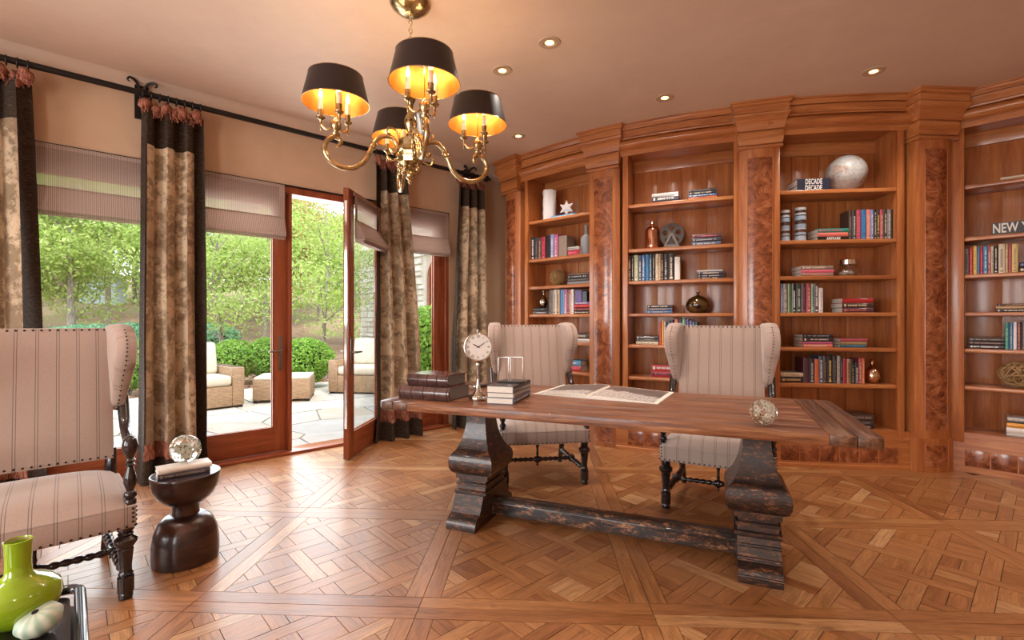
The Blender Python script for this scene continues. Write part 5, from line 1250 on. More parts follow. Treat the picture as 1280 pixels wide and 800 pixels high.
# three stacked books, page edges to the camera
p1, p2 = tpx(608.5, 504), tpx(641, 506); p3 = tpx(662.5, 494); an = math.atan2((p2-p1).y, (p2-p1).x)
zz = TH
for th, col, lb, off in ((0.036, 'slate blue', 'lowest of the three pale-paged books beside the clock, slate blue', 0.0), (0.028, 'taupe', 'middle of the three pale-paged books beside the clock, taupe', 0.006), (0.040, 'charcoal', 'topmost of the three pale-paged books beside the clock, charcoal', 0.002)):
    w_ = (p3-p2).length*0.98; dp = (p2-p1).length
    # spine faces right: book depth runs to the left
    e = book(th-0.0005, w_, dp, col, 'white' if col == 'slate blue' else None, seed=9)
    d = (p3-p2).normalized(); ang2 = math.atan2(d.y, d.x)
    e.matrix_world = Matrix.Translation((p2.x+off*0.5, p2.y+off, zz+th-0.0005)) @ Matrix.Rotation(ang2, 4, 'Z') @ Matrix.Rotation(PI/2, 4, 'Y')
    tag(e, lb, 'book'); zz += th
pc = (p1+p3)/2; 
# letter rack of two wire hoops
e = empty('wire_rack', (pc.x, pc.y-0.01, zz+0.0005), an+0.1, 'polished wire rack of two upright hoops on the three books', 'letter rack')
b_ = MB(); b_.box(-0.075, 0.085, -0.03, 0.05, 0, 0.006); ob('base_plate', b_, M_iron, e, bevel=0.002)
for x0, x1, y_ in ((-0.068, 0.010, -0.010), (-0.012, 0.078, 0.03)):
    b_ = MB(); H = 0.155; r = 0.008
    b_.tube([(x0, y_, 0.004), (x0, y_, H-r), (x0+r*.3, y_, H-r*.3), (x0+r, y_, H), (x1-r, y_, H), (x1-r*.3, y_, H-r*.3), (x1, y_, H-r), (x1, y_, 0.004)], 0.0032, 8); ob('hoop', b_, M_chrome, e, ang=70)
# dark leather tray with a chrome loop, behind the clock
p = tpx(597, 486); e = empty('magnifier', (p.x-0.02, p.y, TH+0.0005), 0.5, 'dark handled magnifying glass lying behind the clock and leather books', 'magnifier')
b_ = MB(); b_.tube([(0.055*math.cos(a)-0.05, 0.055*math.sin(a), 0.012) for a in [2*PI*i/28 for i in range(29)]], 0.009, 8, cap=False); ob('rim', b_, M_chrome, e)
b_ = MB(); b_.lathe([(0.048, 0.010), (0.048, 0.014)], 28, (-0.05, 0, 0)); ob('lens', b_, M_pane, e)
b_ = MB(); b_.tube([(0.012, 0, 0.013), (0.03, 0, 0.016), (0.07, 0, 0.018), (0.13, 0, 0.018), (0.15, 0, 0.016)], [0.006, 0.013, 0.016, 0.016, 0.008], 12); ob('handle', b_, M_dark, e)
# open picture book
A_, B_ = tpx(666, 493), tpx(822.5, 505.5); D_ = tpx(692, 480.5); E_ = tpx(830, 489.5)
w_ = (B_-A_).length; an = math.atan2((B_-A_).y, (B_-A_).x); dp = (D_-A_).length*0.98
skew = 0
e = empty('open_book', A_+Vector((0, 0, 0.0005)), an, 'large open picture book lying on the middle of the trestle table', 'book')
b_ = MB(); b_.box(0, w_, 0, dp, 0, 0.003); ob('cover', b_, plain('E6E2DC', 0.4), e)
g = w_*0.46
def pg(x):
    if x < g: k = x/g; return 0.004+0.022*math.sin(min(1, (k*1.0))**1.5*PI*0.62)*(1 if k < 0.985 else 0.5)
    k = (w_-x)/(w_-g); return 0.004+0.014*math.sin(min(1, k)**1.6*PI*0.62)*(1 if k < 0.985 else 0.6)
for nm, x0, x1 in (('left_pages', 0.006, g), ('right_pages', g, w_-0.006)):
    b_ = MB(); N = 24; xs = [x0+(x1-x0)*i/N for i in range(N+1)]; b_.prism([(x0, 0.003)]+[(x, pg(x)) for x in xs]+[(x1, 0.003)], 0.006, dp-0.006, 'xzy'); pgs = ob('page_block', b_, M_paper, e, ang=30)
def mk_photo(i):
    m = NT('mountain_photo'); v = m.n('TexCoord').outputs['UV']; sx = m.n('SeparateXYZ', {0: v})
    f = m.noise(v, 6.0, 8, 0.75, 0.2); edge = m.math('ADD', m.math('SUBTRACT', sx.outputs[1], 0.62 if i else 0.30), m.math('MULTIPLY', m.math('SUBTRACT', f, 0.5), 0.55))
    if i: edge = m.math('ADD', edge, m.math('MULTIPLY', sx.outputs[0], 0.25))
    sky = m.ramp(m.noise(v, 3, 3), [(0.3, '5E5350'), (0.7, '786C66')]); snow = m.ramp(m.noise(v, 22, 5), [(0.35, '8A807C'), (0.6, 'D8D3CF')])
    m.set(color=m.mix(m.ramp(edge, [(0.0, (0, 0, 0)), (0.04, (255, 255, 255))]), snow, sky), rough=0.35); return m.m
for i, (x0, x1) in enumerate(((0.03, g-0.012), (g+0.012, w_-0.03))):
    b_ = MB(); N = 20; b_.grid(lambda a, b: (x0+(x1-x0)*a, 0.02+(dp-0.04)*b, pg(x0+(x1-x0)*a)+0.0006), N, 6)
    b_.uv = [[((k % (N+1))/N, (k//(N+1))/6) for k in f] for f in b_.f]; ob('photograph', b_, mk_photo(i), e, fix=False)
# ---------------------------------------------------------------- tray table at the lower left corner
cz_ = 0.55; cr = Vector((-1.205, 1.365, 0)); e = empty('tray_table', (cr.x, cr.y, 0), AW, 'black rimmed tray table at the lower left corner, holding a green vase', 'side table')
# local x = D1 (away), y = -NIN ; the corner is at the origin, table extends to -x and -y
def rim(z0, z1, o, r, mat, nm):
    b_ = MB(); pts = []
    b_.prism(round_rect(-0.62+o, -o, -0.62+o, -o, r, ('br', 'tr', 'tl', 'bl')), z0, z1); return b_
M_tray = plain('242022', 0.22, coat=0.4)
ob('tray_floor', rim(cz_-0.03, cz_, 0.02, 0.03, None, ''), M_tray, e, bevel=0.002)
b_ = MB(); o1 = round_rect(-0.62, 0, -0.62, 0, 0.035, ('br', 'tr', 'tl', 'bl')); n = len(o1)
b_.tube([(x, y, cz_+0.008) for x, y in o1]+[(o1[0][0], o1[0][1], cz_+0.008)], 0.013, 10, cap=False); ob('rim', b_, M_tray, e)
b_ = MB(); o2 = round_rect(-0.61, -0.01, -0.61, -0.01, 0.03, ('br', 'tr', 'tl', 'bl')); b_.prism(o2, cz_-0.09, cz_-0.03); ob('apron', b_, M_tray, e, bevel=0.002)
for x, y in ((-0.03, -0.03), (-0.59, -0.03), (-0.03, -0.59), (-0.59, -0.59)):
    b_ = MB(); b_.box(x-0.02, x+0.02, y-0.02, y+0.02, 0, cz_-0.08); ob('leg', b_, M_tray, e, bevel=0.003)
m = NT('green_glaze'); f = m.noise(m.coords(), 3, 3); m.set(color=m.ramp(f, [(0.3, '88A818'), (0.7, 'A2C02A')]), rough=0.12, coat=0.8); M_green = m.m
vp = Vector((-1.215, 1.205, cz_+0.0005)); e = empty('vase', vp, 0, 'glossy lime green bottle vase with a straight neck on the tray table', 'vase')
b_ = MB(); b_.lathe([(0.030, 0), (0.036, 0.003), (0.060, 0.020), (0.078, 0.045), (0.083, 0.068), (0.078, 0.090), (0.058, 0.108), (0.035, 0.118), (0.026, 0.128), (0.0245, 0.15), (0.0265, 0.20), (0.028, 0.208), (0.0255, 0.209), (0.023, 0.20), (0.021, 0.14)], 48); ob('body', b_, M_green, e, ang=60)
b_ = MB(); b_.lathe([(0.0215, 0.15), (0.0235, 0.2055)], 32, cap=False); ob('inner_neck', b_, plain('C9A58C', 0.5), e)
m = NT('urchin'); v = m.n('TexCoord').outputs['Object']; sx = m.n('SeparateXYZ', {0: v}); an_ = m.n('Math', {0: sx.outputs[1], 1: sx.outputs[0]}, operation='ARCTAN2').outputs[0]
wv = m.math('SINE', m.math('MULTIPLY', an_, 10.0)); m.set(color=m.ramp(m.math('ADD', m.math('MULTIPLY', wv, 0.4), m.noise(v, 50, 3)), [(0.2, 'C4CAB6'), (0.9, 'A2BCA6')]), rough=0.5); M_urch = m.m
e = empty('urchin_shell', (-1.135, 1.175, cz_+0.030), label='pale green ribbed urchin shell in front of the green vase', cat='shell', rot=(0.35, -0.12, 0.3))
b_ = MB(); vs = []; n = 40; L = 12
prof = [(0.0+0.045*math.sin(PI*i/L*0.96+0.02)**0.8, -0.027*math.cos(PI*i/L)) for i in range(L+1)]; prof[0] = (0.008, -0.027)
b_.lathe(prof, n); b_.v = [(x*(1+0.03*math.cos(10*math.atan2(y, x))), y*(1+0.03*math.cos(10*math.atan2(y, x))), z) for x, y, z in b_.v]; ob('shell', b_, M_urch, e)
b_ = MB(); b_.lathe([(0.007, 0.0262), (0.007, 0.0275)], 12); ob('opening', b_, M_seam, e)
# ---------------------------------------------------------------- chandelier
CX, CY = -0.622, 3.0
e = empty('chandelier', (CX, CY, HC), math.radians(21.5), 'brass scroll-arm chandelier with four black shades and candle lamps', 'chandelier')
def Z(z): return z-HC
def lathe_part(name, prof, mat, n=24, c=(0, 0), parent=None, ang=40, M=None):
    b_ = MB(); b_.lathe([(r, Z(z)) for r, z in prof], n, (c[0], c[1], 0), M=M); return ob(name, b_, mat, parent or e, ang=ang)
lathe_part('canopy', [(0.02, 3.165), (0.045, 3.17), (0.085, 3.19), (0.115, 3.215), (0.125, 3.232), (0.125, HC)], M_brass, 36, ang=60)
z = 3.165; k = 0
while z > 2.93:
    b_ = MB(); pts = [(0.010*math.cos(a)*(1 if k % 2 else 0), 0.010*math.cos(a)*(0 if k % 2 else 1), Z(z-0.016+0.017*math.sin(a))) for a in [2*PI*i/14 for i in range(15)]]
    b_.tube(pts, 0.0030, 6, cap=False); ob('chain_link', b_, M_brass, e); z -= 0.026; k += 1
lathe_part('stem', [(0.004, 2.93), (0.012, 2.92), (0.018, 2.90), (0.010, 2.88), (0.014, 2.86), (0.024, 2.84), (0.020, 2.80), (0.012, 2.77), (0.012, 2.70), (0.028, 2.68), (0.032, 2.65), (0.018, 2.62), (0.014, 2.58), (0.022, 2.56), (0.036, 2.53), (0.040, 2.50), (0.026, 2.47), (0.018, 2.45), (0.030, 2.435), (0.030, 2.40)], M_brass, 20)
b_ = MB(); b_.lathe([(0.055, Z(2.405)), (0.072, Z(2.40)), (0.072, Z(2.355)), (0.082, Z(2.35)), (0.085, Z(2.33)), (0.072, Z(2.322)), (0.068, Z(2.30)), (0.078, Z(2.292)), (0.070, Z(2.26)), (0.040, Z(2.245)), (0.030, Z(2.24))], 8); ob('hub', b_, M_brass, e, ang=20)
lathe_part('lower_finial', [(0.028, 2.245), (0.034, 2.23), (0.018, 2.215), (0.026, 2.205), (0.032, 2.185), (0.026, 2.165), (0.012, 2.155), (0.016, 2.145), (0.003, 2.13)], M_brass, 20)
for i in range(4):
    a = PI/4+i*PI/2; b_ = MB(); b_.sphere((0.052*math.cos(a), 0.052*math.sin(a), Z(2.215)), 0.017, 12, 8); b_.tube([(0.05*math.cos(a), 0.05*math.sin(a), Z(2.23)), (0.05*math.cos(a), 0.05*math.sin(a), Z(2.26))], 0.007, 8); ob('drop_ball', b_, M_brass, e)
R0 = 0.43
for i in range(4):
    a = i*PI/2; ca, sa = math.cos(a), math.sin(a)
    def P(r, z, s=0.0): return (r*ca-s*sa, r*sa+s*ca, Z(z))
    b_ = MB()
    up = bezier([P(0.125, 2.335), P(0.105, 2.31), P(0.085, 2.325), P(0.082, 2.36), P(0.11, 2.40), P(0.16, 2.405), P(0.205, 2.37), P(0.235, 2.31), P(0.27, 2.24), P(0.33, 2.195), P(0.40, 2.19), P(0.465, 2.225), P(0.492, 2.285), P(0.475, 2.34), P(0.435, 2.362), P(0.405, 2.345), P(0.41, 2.318), P(0.43, 2.315)], 5)
    n = len(up); b_.tube(up, [0.0145-0.006*(abs(k/(n-1)-0.5)*2)**4 for k in range(n)], 12); arm = ob('arm', b_, M_brass, e, ang=70)
    b_ = MB(); d = (Vector(P(0.235, 2.31))-Vector(P(0.205, 2.37))).normalized(); q = Vector(P(0.22, 2.34)); b_.tube([q-d*0.02, q-d*0.012, q, q+d*0.012, q+d*0.02], [0.014, 0.021, 0.017, 0.021, 0.014], 12); ob('collar', b_, M_brass, arm)
    # leaf scroll near the hub
    b_ = MB(); b_.tube(bezier([P(0.07, 2.40), P(0.09, 2.45), P(0.13, 2.46), P(0.14, 2.43), P(0.12, 2.425)], 5), 0.006, 8); b_.tube(bezier([P(0.07, 2.28), P(0.12, 2.26), P(0.14, 2.29), P(0.125, 2.305)], 5), 0.006, 8); ob('leaf_scroll', b_, M_brass, arm)
    c = (R0*ca, R0*sa)
    st = lathe_part('cluster_stem', [(0.008, 2.355), (0.020, 2.365), (0.024, 2.38), (0.013, 2.39), (0.016, 2.40), (0.027, 2.415), (0.030, 2.44), (0.022, 2.455), (0.012, 2.465), (0.009, 2.48)], M_brass, 16, c)
    b_ = MB(); b_.tube([(c[0], c[1], Z(2.47)), (c[0], c[1], Z(2.735))], 0.0035, 8); ob('shade_rod', b_, M_brass, e)
    lathe_part('shade_finial', [(0.004, 2.73), (0.009, 2.738), (0.006, 2.748), (0.002, 2.755)], M_brass, 10, c)
    for j in range(3):
        t = math.radians(40+120*j)+a*0.0; x, y = c[0]+0.088*math.cos(t), c[1]+0.088*math.sin(t)
        b_ = MB(); b_.tube(bezier([(c[0]+0.015*math.cos(t), c[1]+0.015*math.sin(t), Z(2.42)), (c[0]+0.05*math.cos(t), c[1]+0.05*math.sin(t), Z(2.405)), (c[0]+0.082*math.cos(t), c[1]+0.082*math.sin(t), Z(2.43)), (x, y, Z(2.465))], 5), 0.0058, 8)
        b_.lathe([(0.002, Z(2.40)), (0.006, Z(2.41)), (0.004, Z(2.425)), (0.009, Z(2.44)), (0.007, Z(2.46)), (0.012, Z(2.468))], 10, (x, y, 0)); ob('candle_arm', b_, M_brass, e)
        lathe_part('drip_cup', [(0.010, 2.462), (0.024, 2.472), (0.026, 2.478), (0.014, 2.484), (0.015, 2.492), (0.016, 2.515), (0.017, 2.52)], M_brass, 16, (x, y))
        lathe_part('candle_sleeve', [(0.0135, 2.515), (0.0135, 2.585), (0.008, 2.588)], M_candle, 14, (x, y))
        lathe_part('candle_bulb', [(0.006, 2.586), (0.0125, 2.60), (0.0125, 2.612), (0.006, 2.635), (0.001, 2.648)], M_bulb, 12, (x, y))
        w = e.matrix_basis @ Vector((x, y, Z(2.62)))
        l = lamp('candle_glow', 'POINT', (0, 0, 0), 1.3, (1, 0.70, 0.40), shadow_soft_size=0.02); l.parent = e; l.location = (x, y, Z(2.66))
    RB, RT, ZB, ZT = 0.188, 0.150, 2.555, 2.715; n = 48
    b_ = MB(); b_.lathe([(RB, Z(ZB)), (RT, Z(ZT))], n, (c[0], c[1], 0), cap=False); sh_ = ob('shade', b_, M_shade, e, ang=80)
    b_ = MB(); b_.lathe([(RB-0.002, Z(ZB)), (RT-0.002, Z(ZT))], n, (c[0], c[1], 0), cap=False); ob('shade_lining', b_, M_gold, sh_, ang=80, fix=False)
    b_ = MB()
    for r_, z_ in ((RB, ZB), (RT, ZT)): b_.tube([(c[0]+r_*math.cos(q), c[1]+r_*math.sin(q), Z(z_)) for q in [2*PI*s/n for s in range(n+1)]], 0.0022, 5, cap=False)
    for s in range(3): q = 2*PI*s/3; b_.tube([(c[0], c[1], Z(2.732)), (c[0]+RT*math.cos(q), c[1]+RT*math.sin(q), Z(ZT))], 0.0018, 5)
    ob('shade_frame', b_, M_brass, sh_)
# ---------------------------------------------------------------- garden outside
def gz(px, py, h=0.0):
    Zd = F*(CH-h)/(py-400); return ((px-640)/F*Zd, Zd)
def gh(x, y):
    d = (Vector((x, y, 0))-P0).dot(-NIN)     # distance from the window wall
    r = max(0, d-7.5); return -0.04+(0.15*r if r < 12 else 1.8+0.12*(r-12))*(1-math.exp(-r/4))
mb = MB()
def gfn(i, j):
    t = -34+64*i; n = -0.3-46*j; p = wall(t, n); return (p.x, p.y, gh(p.x, p.y)-0.03+0.05*math.sin(p.x*1.3)*math.cos(p.y*0.9)*min(1, j*4))
mb.grid(gfn, 60, 44); ob('ground', mb, M_ground, kind='structure', ang=180)
# flagstone patio
pat = MB(); pat.prism([(wall(t, n).x, wall(t, n).y) for t, n in ((-6, -0.2), (9, -0.2), (9, -5.4), (-6, -5.4))], -0.10, -0.035); patio = ob('patio', pat, plain('A89C8A', 0.95), kind='structure', smooth=False)
rr = random.Random(11); pts = []
for i in range(20):
    for j in range(8): pts.append((-5.8+0.75*i+rr.uniform(-.3, .3), -0.4-0.72*j+rr.uniform(-.27, .27)))
for i, (a, b) in enumerate(pts):
    poly = [(-6, -5.4), (9, -5.4), (9, -0.2), (-6, -0.2)]
    for j, (c, d) in enumerate(pts):
        if i == j or (a-c)**2+(b-d)**2 > 6: continue
        nx, ny = c-a, d-b; poly = clip_half(poly, nx, ny, nx*(a+c)/2+ny*(b+d)/2)
    poly = inset(poly, 0.011)
    if len(poly) < 3: continue
    w_ = [(wall(t, n).x, wall(t, n).y) for t, n in poly]
    b_ = MB(); hh = rr.uniform(-0.004, 0.004); b_.prism(w_, -0.04, -0.014+hh); ob('flagstone', b_, M_flag, patio, smooth=False)
# mulch bed
b_ = MB()
for i in range(5200):
    n = rr.uniform(5.4, 8.2); t = rr.uniform(-7, 9); p = wall(t, -n); z = gh(p.x, p.y)+0.005; s = rr.uniform(0.02, 0.05); a = rr.uniform(0, 6.3); u = Vector((math.cos(a), math.sin(a), rr.uniform(-.3, .5)))*s; v = Vector((-math.sin(a), math.cos(a), rr.uniform(-.3, .3)))*s*0.4
    b_.add([Vector((p.x, p.y, z))-u-v, Vector((p.x, p.y, z+.015))+u-v, Vector((p.x, p.y, z+.02))+u+v, Vector((p.x, p.y, z+.01))-u+v], [(0, 1, 2, 3)])
o = ob('bark_mulch', b_, M_mulch, smooth=False, fix=False, kind='stuff'); tag(o, 'reddish bark mulch covering the planting bed beyond the patio', 'mulch', kind='stuff')
def leaves(c, rad, n, s, rr, shell=0.5, flat=1.0):
    b_ = MB(); V = b_.v; Fc = b_.f
    for i in range(n):
        d = Vector((rr.gauss(0, 1), rr.gauss(0, 1), rr.gauss(0, 1))).normalized()*(shell+(1-shell)*rr.random()**0.5)
        p = Vector((c[0]+d.x*rad[0], c[1]+d.y*rad[1], c[2]+d.z*rad[2]))
        nn = (d+Vector((rr.gauss(0, .6), rr.gauss(0, .6), rr.gauss(0, .6)+0.4))).normalized(); u = nn.orthogonal().normalized(); v = nn.cross(u)
        a = rr.uniform(0, 6.3); u, v = u*math.cos(a)+v*math.sin(a), v*math.cos(a)-u*math.sin(a); k = s*rr.uniform(.7, 1.3)
        o = len(V); V += [tuple(p-u*k), tuple(p+v*k*.5+nn*k*.15), tuple(p+u*k), tuple(p-v*k*.5+nn*k*.15)]; Fc.append((o, o+1, o+2, o+3))
    return b_
def shrub(x, y, r, h, mat, label, n=1500, s=0.035, seed=1, cat='shrub', name='boxwood_shrub'):
    rr = random.Random(seed); z0 = gh(x, y); e = empty(name, (x, y, z0), 0, label, cat)
    b_ = MB()
    for i in range(6):
        a = i*1.05; b_.tube([(0, 0, -0.05), (r*.25*math.cos(a), r*.25*math.sin(a), h*.3), (r*.5*math.cos(a), r*.5*math.sin(a), h*.65)], [0.022, 0.015, 0.006], 6)
    ob('stems', b_, M_bark, e)
    zc = h*0.57; b_ = leaves((0, 0, zc), (r, r, h*0.46), n, s, rr, 0.62); b_.v = [(x_*(1+.1*math.sin(5*x_/r+3*z_)), y_, z_) for x_, y_, z_ in b_.v]; ob('foliage', b_, mat, e, kind='stuff', smooth=False, fix=False)
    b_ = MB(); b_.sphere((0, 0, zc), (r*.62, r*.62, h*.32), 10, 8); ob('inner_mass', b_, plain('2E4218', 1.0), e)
    return e
for px, py, r, h, lab, sd in ((383, 484, 0.52, 0.98, 'round boxwood shrub seen through the open doorway beside the ottoman', 1), (293, 478, 0.52, 0.92, 'round boxwood shrub behind the cut-off wicker armchair', 2), (333, 476, 0.42, 0.95, 'boxwood shrub between the armchair and the door stile', 3),
                              (160, 492, 0.5, 1.0, 'tall green shrub between the wing chair and the second curtain', 4), (255, 470, 0.4, 0.75, 'small shrub half hidden behind the second curtain', 5)):
    x, y = gz(px, py); shrub(x, y, r, h, M_leafC, lab, 3400, 0.034, sd)
for px, d, r, h, lab, sd in ((118, 12.5, 1.35, 0.85, 'low blue-green juniper mound seen above the left chair back', 6), (165, 13.4, 1.0, 0.8, 'blue-green juniper mound right of the larger mound', 7), (262, 14, 0.8, 0.9, 'blue-green juniper behind the armchair', 8)):
    x = (px-640)/F*d; shrub(x, d, r, h, M_leafD, lab, 3600, 0.05, sd, name='juniper_mound')
x, y = (540-640)/F*8.1, 8.1; shrub(x, y, 0.85, 1.55, M_leafC, 'tall leafy shrub in front of the stone house wall, seen between the last curtains', 5200, 0.05, 9, name='leafy_shrub')
def tree(px, d, H, cr, cb, mat, label, seed, n=5200, s=0.075, tr=0.07, dens=0.25, group='trees on the slope beyond the patio', lean=0.0):
    rr = random.Random(seed); x = (px-640)/F*d; z0 = gh(x, d); e = empty('tree', (x, d, z0-0.1), 0, label, 'tree', group)
    b_ = MB(); pts = bezier([(0, 0, 0), (lean*.3+rr.uniform(-.05, .05), 0, H*.3), (lean+rr.uniform(-.12, .12), rr.uniform(-.1, .1), H*.6), (lean*1.2+rr.uniform(-.2, .2), 0, H*.95)], 4)
    b_.tube(pts, [tr*(1-0.8*k/12) for k in range(13)], 8); ob('trunk', b_, M_bark, e)
    b_ = MB(); tips = []
    for i in range(11):
        k = rr.uniform(0.22, 0.85); q = pts[int(k*12)]; a = rr.uniform(0, 6.3); L = cr*rr.uniform(.6, 1.0)*(1.1-k*.6)
        p1 = q+Vector((math.cos(a)*L*.5, math.sin(a)*L*.5, L*.45)); p2 = q+Vector((math.cos(a)*L, math.sin(a)*L, L*rr.uniform(.6, 1.1))); tips += [p1, p2]
        b_.tube([q, p1, p2], [tr*.38, tr*.22, tr*.07], 5)
    ob('branches', b_, M_bark, e)
    fo = MB(); m_ = 26
    for i in range(m_):
        if i < len(tips): c = tips[i]
        else:
            a = rr.uniform(0, 6.3); r_ = cr*rr.random()**.5; zc = rr.uniform(cb, H); c = Vector((math.cos(a)*r_*(1-.5*((zc-cb)/(H-cb))**2), math.sin(a)*r_, zc))
        rad = cr*rr.uniform(.28, .5); q = leaves(c, (rad, rad, rad*.6), int(n*1.5)//m_, s*0.72, rr, dens); o = len(fo.v); fo.v += q.v; fo.f += [tuple(k+o for k in f) for f in q.f]
    ob('foliage', fo, mat, e, kind='stuff', smooth=False, fix=False)
    return e
tree(407, 11.3, 4.6, 1.5, 1.3, M_leafA, 'slender young tree with pale trunk seen through the open doorway', 21, 3000, 0.06, 0.055)
tree(274, 11.6, 4.4, 1.5, 1.3, M_leafA, 'slender young tree rising behind the cut-off armchair', 22, 3400, 0.06, 0.055)
tree(330, 16.5, 5.0, 2.0, 0.9, M_leafA, 'full light green tree on the slope left of the door stile', 23, 5200, .08)
tree(345, 20, 6.2, 2.6, 0.6, M_leafB, 'yellowish tree behind the door stile on the slope', 24, 6000, .10)
tree(440, 17, 4.4, 2.0, 0.5, M_leafA, 'light green tree seen just beside the open door leaf', 25, 5200, .08)
tree(398, 22, 4.9, 2.6, 0.4, M_leafB, 'olive tree behind the slender tree of the doorway', 26, 6000, .10)
tree(475, 18, 5.0, 2.2, 0.4, M_leafA, 'green tree behind the third curtain', 27, 5000, .09)
tree(90, 13.5, 5.4, 2.1, 1.5, M_leafA, 'broad light green tree over the larger juniper mound', 28, 7000, .085, .11)
tree(135, 17, 6.0, 2.6, 1.9, M_leafA, 'bright tree right of the broad one, above the pale shed', 29, 7600, .09, .1)
tree(60, 19, 7.0, 3.0, 0.8, M_leafB, 'yellow-green tree at the left behind the first curtain', 30, 7000, .11)
tree(170, 22, 7.6, 3.2, 1.0, M_leafE, 'dark pine at the top of the left pane', 31, 8000, .12, .15)
tree(225, 15, 5.4, 2.0, 0.9, M_leafA, 'light tree behind the second curtain', 32, 5200, .085)
tree(20, 14, 6.0, 2.4, 0.9, M_leafA, 'light tree behind the first curtain', 33, 5200, .09)
tree(255, 22, 7.2, 3.0, 1.0, M_leafE, 'dark tree behind the slender tree at the armchair', 34, 7200, .12, .15)
tree(310, 25, 7.4, 3.4, 0.8, M_leafE, 'dark tree far up the slope left of the door stile', 35, 7600, .13, .15)
tree(420, 27, 5.2, 3.4, 0.3, M_leafE, 'low dark tree far up the slope in the doorway', 36, 7000, .13, .15)
tree(120, 27, 9.0, 4.0, 1.0, M_leafB, 'tall yellowish tree far behind the shed', 37, 8000, .15, .2)
tree(-40, 24, 8.5, 4.0, 1.0, M_leafE, 'dark tree far left beyond the first curtain', 38, 5200, .15, .2)
# pale shed between the trees
x = (122-640)/F*20.5; e = empty('shed', (x, 20.5, gh(x, 20.5)), 0.35, 'pale blue-grey shed wall half hidden among the trees', 'shed')
b_ = MB(); b_.box(-0.62, 0.62, 0, 1.2, -0.3, 1.15); ob('wall', b_, plain('B9C6CC', 0.8), e); b_ = MB(); b_.prism([(-0.75, 1.15), (0.75, 1.15), (0.75, 1.2), (0, 1.42), (-0.75, 1.2)], -0.1, 1.3, 'xzy'); ob('roof', b_, plain('6A5548', 0.8), e)
b_ = MB(); b_.box(0.06, 0.09, -0.02, 0, -0.3, 1.15); ob('batten', b_, plain('8C989C', 0.8), e)
# wicker seats
def wicker_chair(p, rz, W, D, label, seatw=None, cush=2, name='wicker_armchair'):
    e = empty(name, (p[0], p[1], -0.01), rz, label, 'armchair')     # origin: front centre, faces -y
    aw = 0.17; H = 0.60
    for s_ in (-1, 1):
        b_ = MB(); x0, x1 = sorted((s_*(W/2-aw), s_*W/2)); b_.box(x0, x1, 0, D, 0.03, H); ob('arm', b_, M_wicker, e, bevel=0.02)
    b_ = MB(); b_.box(-W/2+aw, W/2-aw, 0.01, D-0.1, 0.03, 0.33); ob('base', b_, M_wicker, e, bevel=0.01)
    b_ = MB(); b_.box(-W/2+aw, W/2-aw, D-0.14, D, 0.03, 0.68); ob('back', b_, M_wicker, e, bevel=0.02)
    for x in (-W/2+.05, W/2-.05):
        for y in (.05, D-.05): b_ = MB(); b_.box(x-.03, x+.03, y-.03, y+.03, 0, .03); ob('foot', b_, M_iron, e)
    n = max(1, cush); ww = (W-2*aw)/n
    for i in range(n):
        b_ = MB(); x0 = -W/2+aw+ww*i; b_.box(x0+.006, x0+ww-.006, -0.01, D-.16, .335, .48); ob('seat_cushion', b_, M_cream, e, bevel=0.045, seg=3)
        b_ = MB(); b_.box(x0+.01, x0+ww-.01, -.07, .07, 0, .50); o = ob('back_cushion', b_, M_cream, e, bevel=0.05, seg=3); o.location = (0, D-.27, .47); o.rotation_euler = (-.22, 0, 0)
    return e
# cut-off chair behind curtain 2: right arm's front lower corner at px 306,504 ; it faces right towards the house end
fx, fy = gz(306, 508, -0.01)
d_ = Vector((math.cos(AW-0.25), math.sin(AW-0.25), 0))
W = 1.0; rz = AW+0.12
c_, s_ = math.cos(rz), math.sin(rz); px_, py_ = fx-c_*W*0.5, fy-s_*W*0.5
wicker_chair((px_, py_), rz, W, 0.88, 'wicker armchair with cream cushions, half hidden by the second curtain', cush=1)
fx, fy = gz(410, 492, -0.01); rz = AW-0.85; W = 1.15
wicker_chair((fx+math.cos(rz)*W/2, fy+math.sin(rz)*W/2), rz, W, 0.9, 'wicker armchair with cream cushions seen through the open door leaf', cush=1)
fx, fy = gz(352, 503, -0.01); e = empty('wicker_ottoman', (fx, fy, -0.01), AW-0.45, 'low square wicker ottoman with cream top on the patio', 'ottoman')
b_ = MB(); b_.box(-0.42, 0.42, 0.0, 0.75, 0.04, 0.36); ob('body', b_, M_wicker, e, bevel=0.015); b_ = MB(); b_.box(-0.41, 0.41, 0.01, 0.74, 0.36, 0.40); ob('top', b_, M_cream, e, bevel=0.015)
for x in (-.38, .38):
    for y in (.04, .71): b_ = MB(); b_.box(x-.03, x+.03, y-.03, y+.03, 0, .045); ob('foot', b_, M_iron, e)
# stone house wing with arched window: runs outwards from the window wall
hx = wall(6.1, -1.2); he = empty('house_wing', hx, AW+PI/2, 'stone house wing with an arched window seen between the last two curtains', 'house')
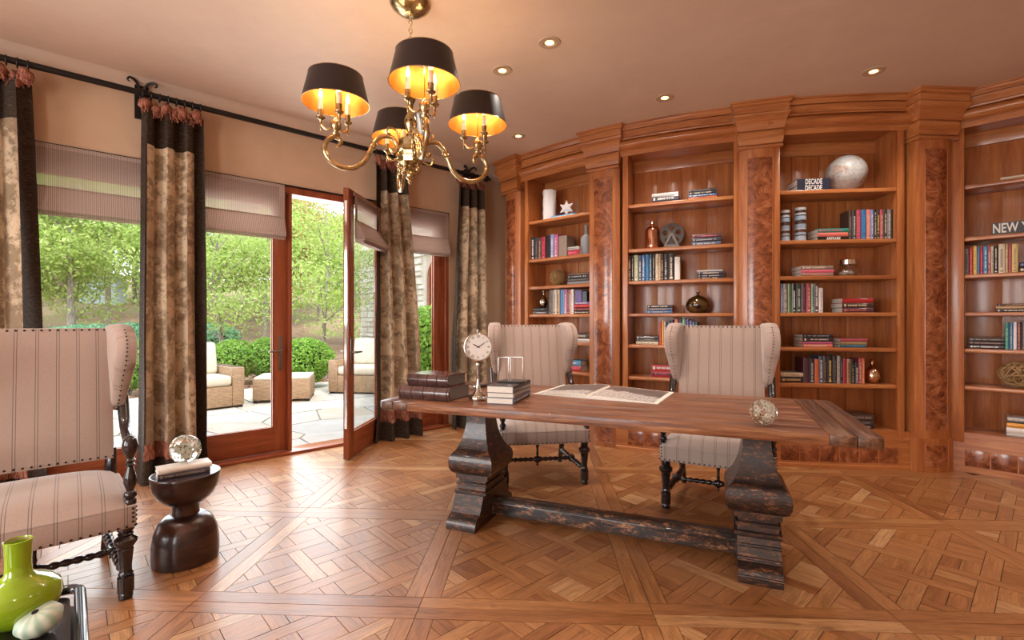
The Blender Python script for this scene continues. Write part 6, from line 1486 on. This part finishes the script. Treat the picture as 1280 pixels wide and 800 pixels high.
# local x runs outwards (away from the room), local +y faces... towards -D1
rr = random.Random(5); M_stone = NT('rubble_stone'); f = M_stone.noise(M_stone.coords(), 3, 5); oi = M_stone.n('NewGeometry').outputs['Random Per Island']
M_stone.set(color=M_stone.mix(0.5, M_stone.ramp(oi, [(0, 'C9BCA8'), (0.5, 'DDD5C8'), (1, 'B4AAA0')]), M_stone.ramp(f, [(0.3, 'B8AA98'), (0.7, 'E6DFD4')])), rough=0.9); M_stone = M_stone.m
LW = 6.5; wx0, wx1, wz0, wz1 = 2.05, 3.15, 0.5, 2.35
b_ = MB(); b_.box(0, wx0-.1, -0.45, 0.0, 0, 4.2); b_.box(wx1+.1, LW, -.45, 0, 0, 4.2); b_.box(wx0-.1, wx1+.1, -.45, 0, 0, wz0); b_.box(wx0-.1, wx1+.1, -.45, 0, wz1+.6, 4.2)
ob('core_wall', b_, plain('C4B8A6', .95), he, smooth=False)
z = 0.0; st = MB(); row_ = 0
while z < 4.1:
    hh = rr.uniform(.11, .2); x = rr.uniform(-.2, 0)
    while x < LW:
        l = rr.uniform(.18, .5); a0, a1 = max(0, x)+.012, min(LW, x+l)-.012; zc = z+hh/2; xc = (a0+a1)/2; r = (wx1-wx0)/2
        top = wz1 + (math.sqrt(max(0, (r+.12)**2-(xc-(wx0+wx1)/2)**2)) if abs(xc-(wx0+wx1)/2) < r+.12 else 0)
        if a1 > a0+.03 and not (wx0-.1 < a1 and a0 < wx1+.1 and wz0 < zc < top):
            dp = rr.uniform(.03, .07); k = .016
            st.add([(a0, 0, z+.01), (a1, 0, z+.01), (a1, 0, z+hh-.01), (a0, 0, z+hh-.01), (a0+k, dp, z+.01+k), (a1-k, dp, z+.01+k), (a1-k, dp, z+hh-.01-k), (a0+k, dp, z+hh-.01-k)], [(4, 5, 6, 7), (0, 1, 5, 4), (1, 2, 6, 5), (2, 3, 7, 6), (3, 0, 4, 7)])
        x += l
    z += hh
ob('wall_stones', st, M_stone, he, smooth=False, kind='stuff')
cxw, r = (wx0+wx1)/2, (wx1-wx0)/2
arch = [(wx0, wz0)]+[(cxw-r*math.cos(PI*i/16), wz1-0.1+r*math.sin(PI*i/16)*0.8) for i in range(17)]+[(wx1, wz0)]
b_ = MB(); b_.tube([(x, -0.02, z) for x, z in arch]+[(wx0, -0.02, wz0)], 0.05, 8); ob('window_frame', b_, M_door, he)
b_ = MB(); b_.prism(arch, -0.06, -0.05, 'xzy'); ob('window_pane', b_, plain('55604E', 0.03, 0.6), he, smooth=False)
b_ = MB(); b_.box(cxw-.02, cxw+.02, -.06, 0.0, wz0, wz1+.3); ob('muntin', b_, M_door, he)
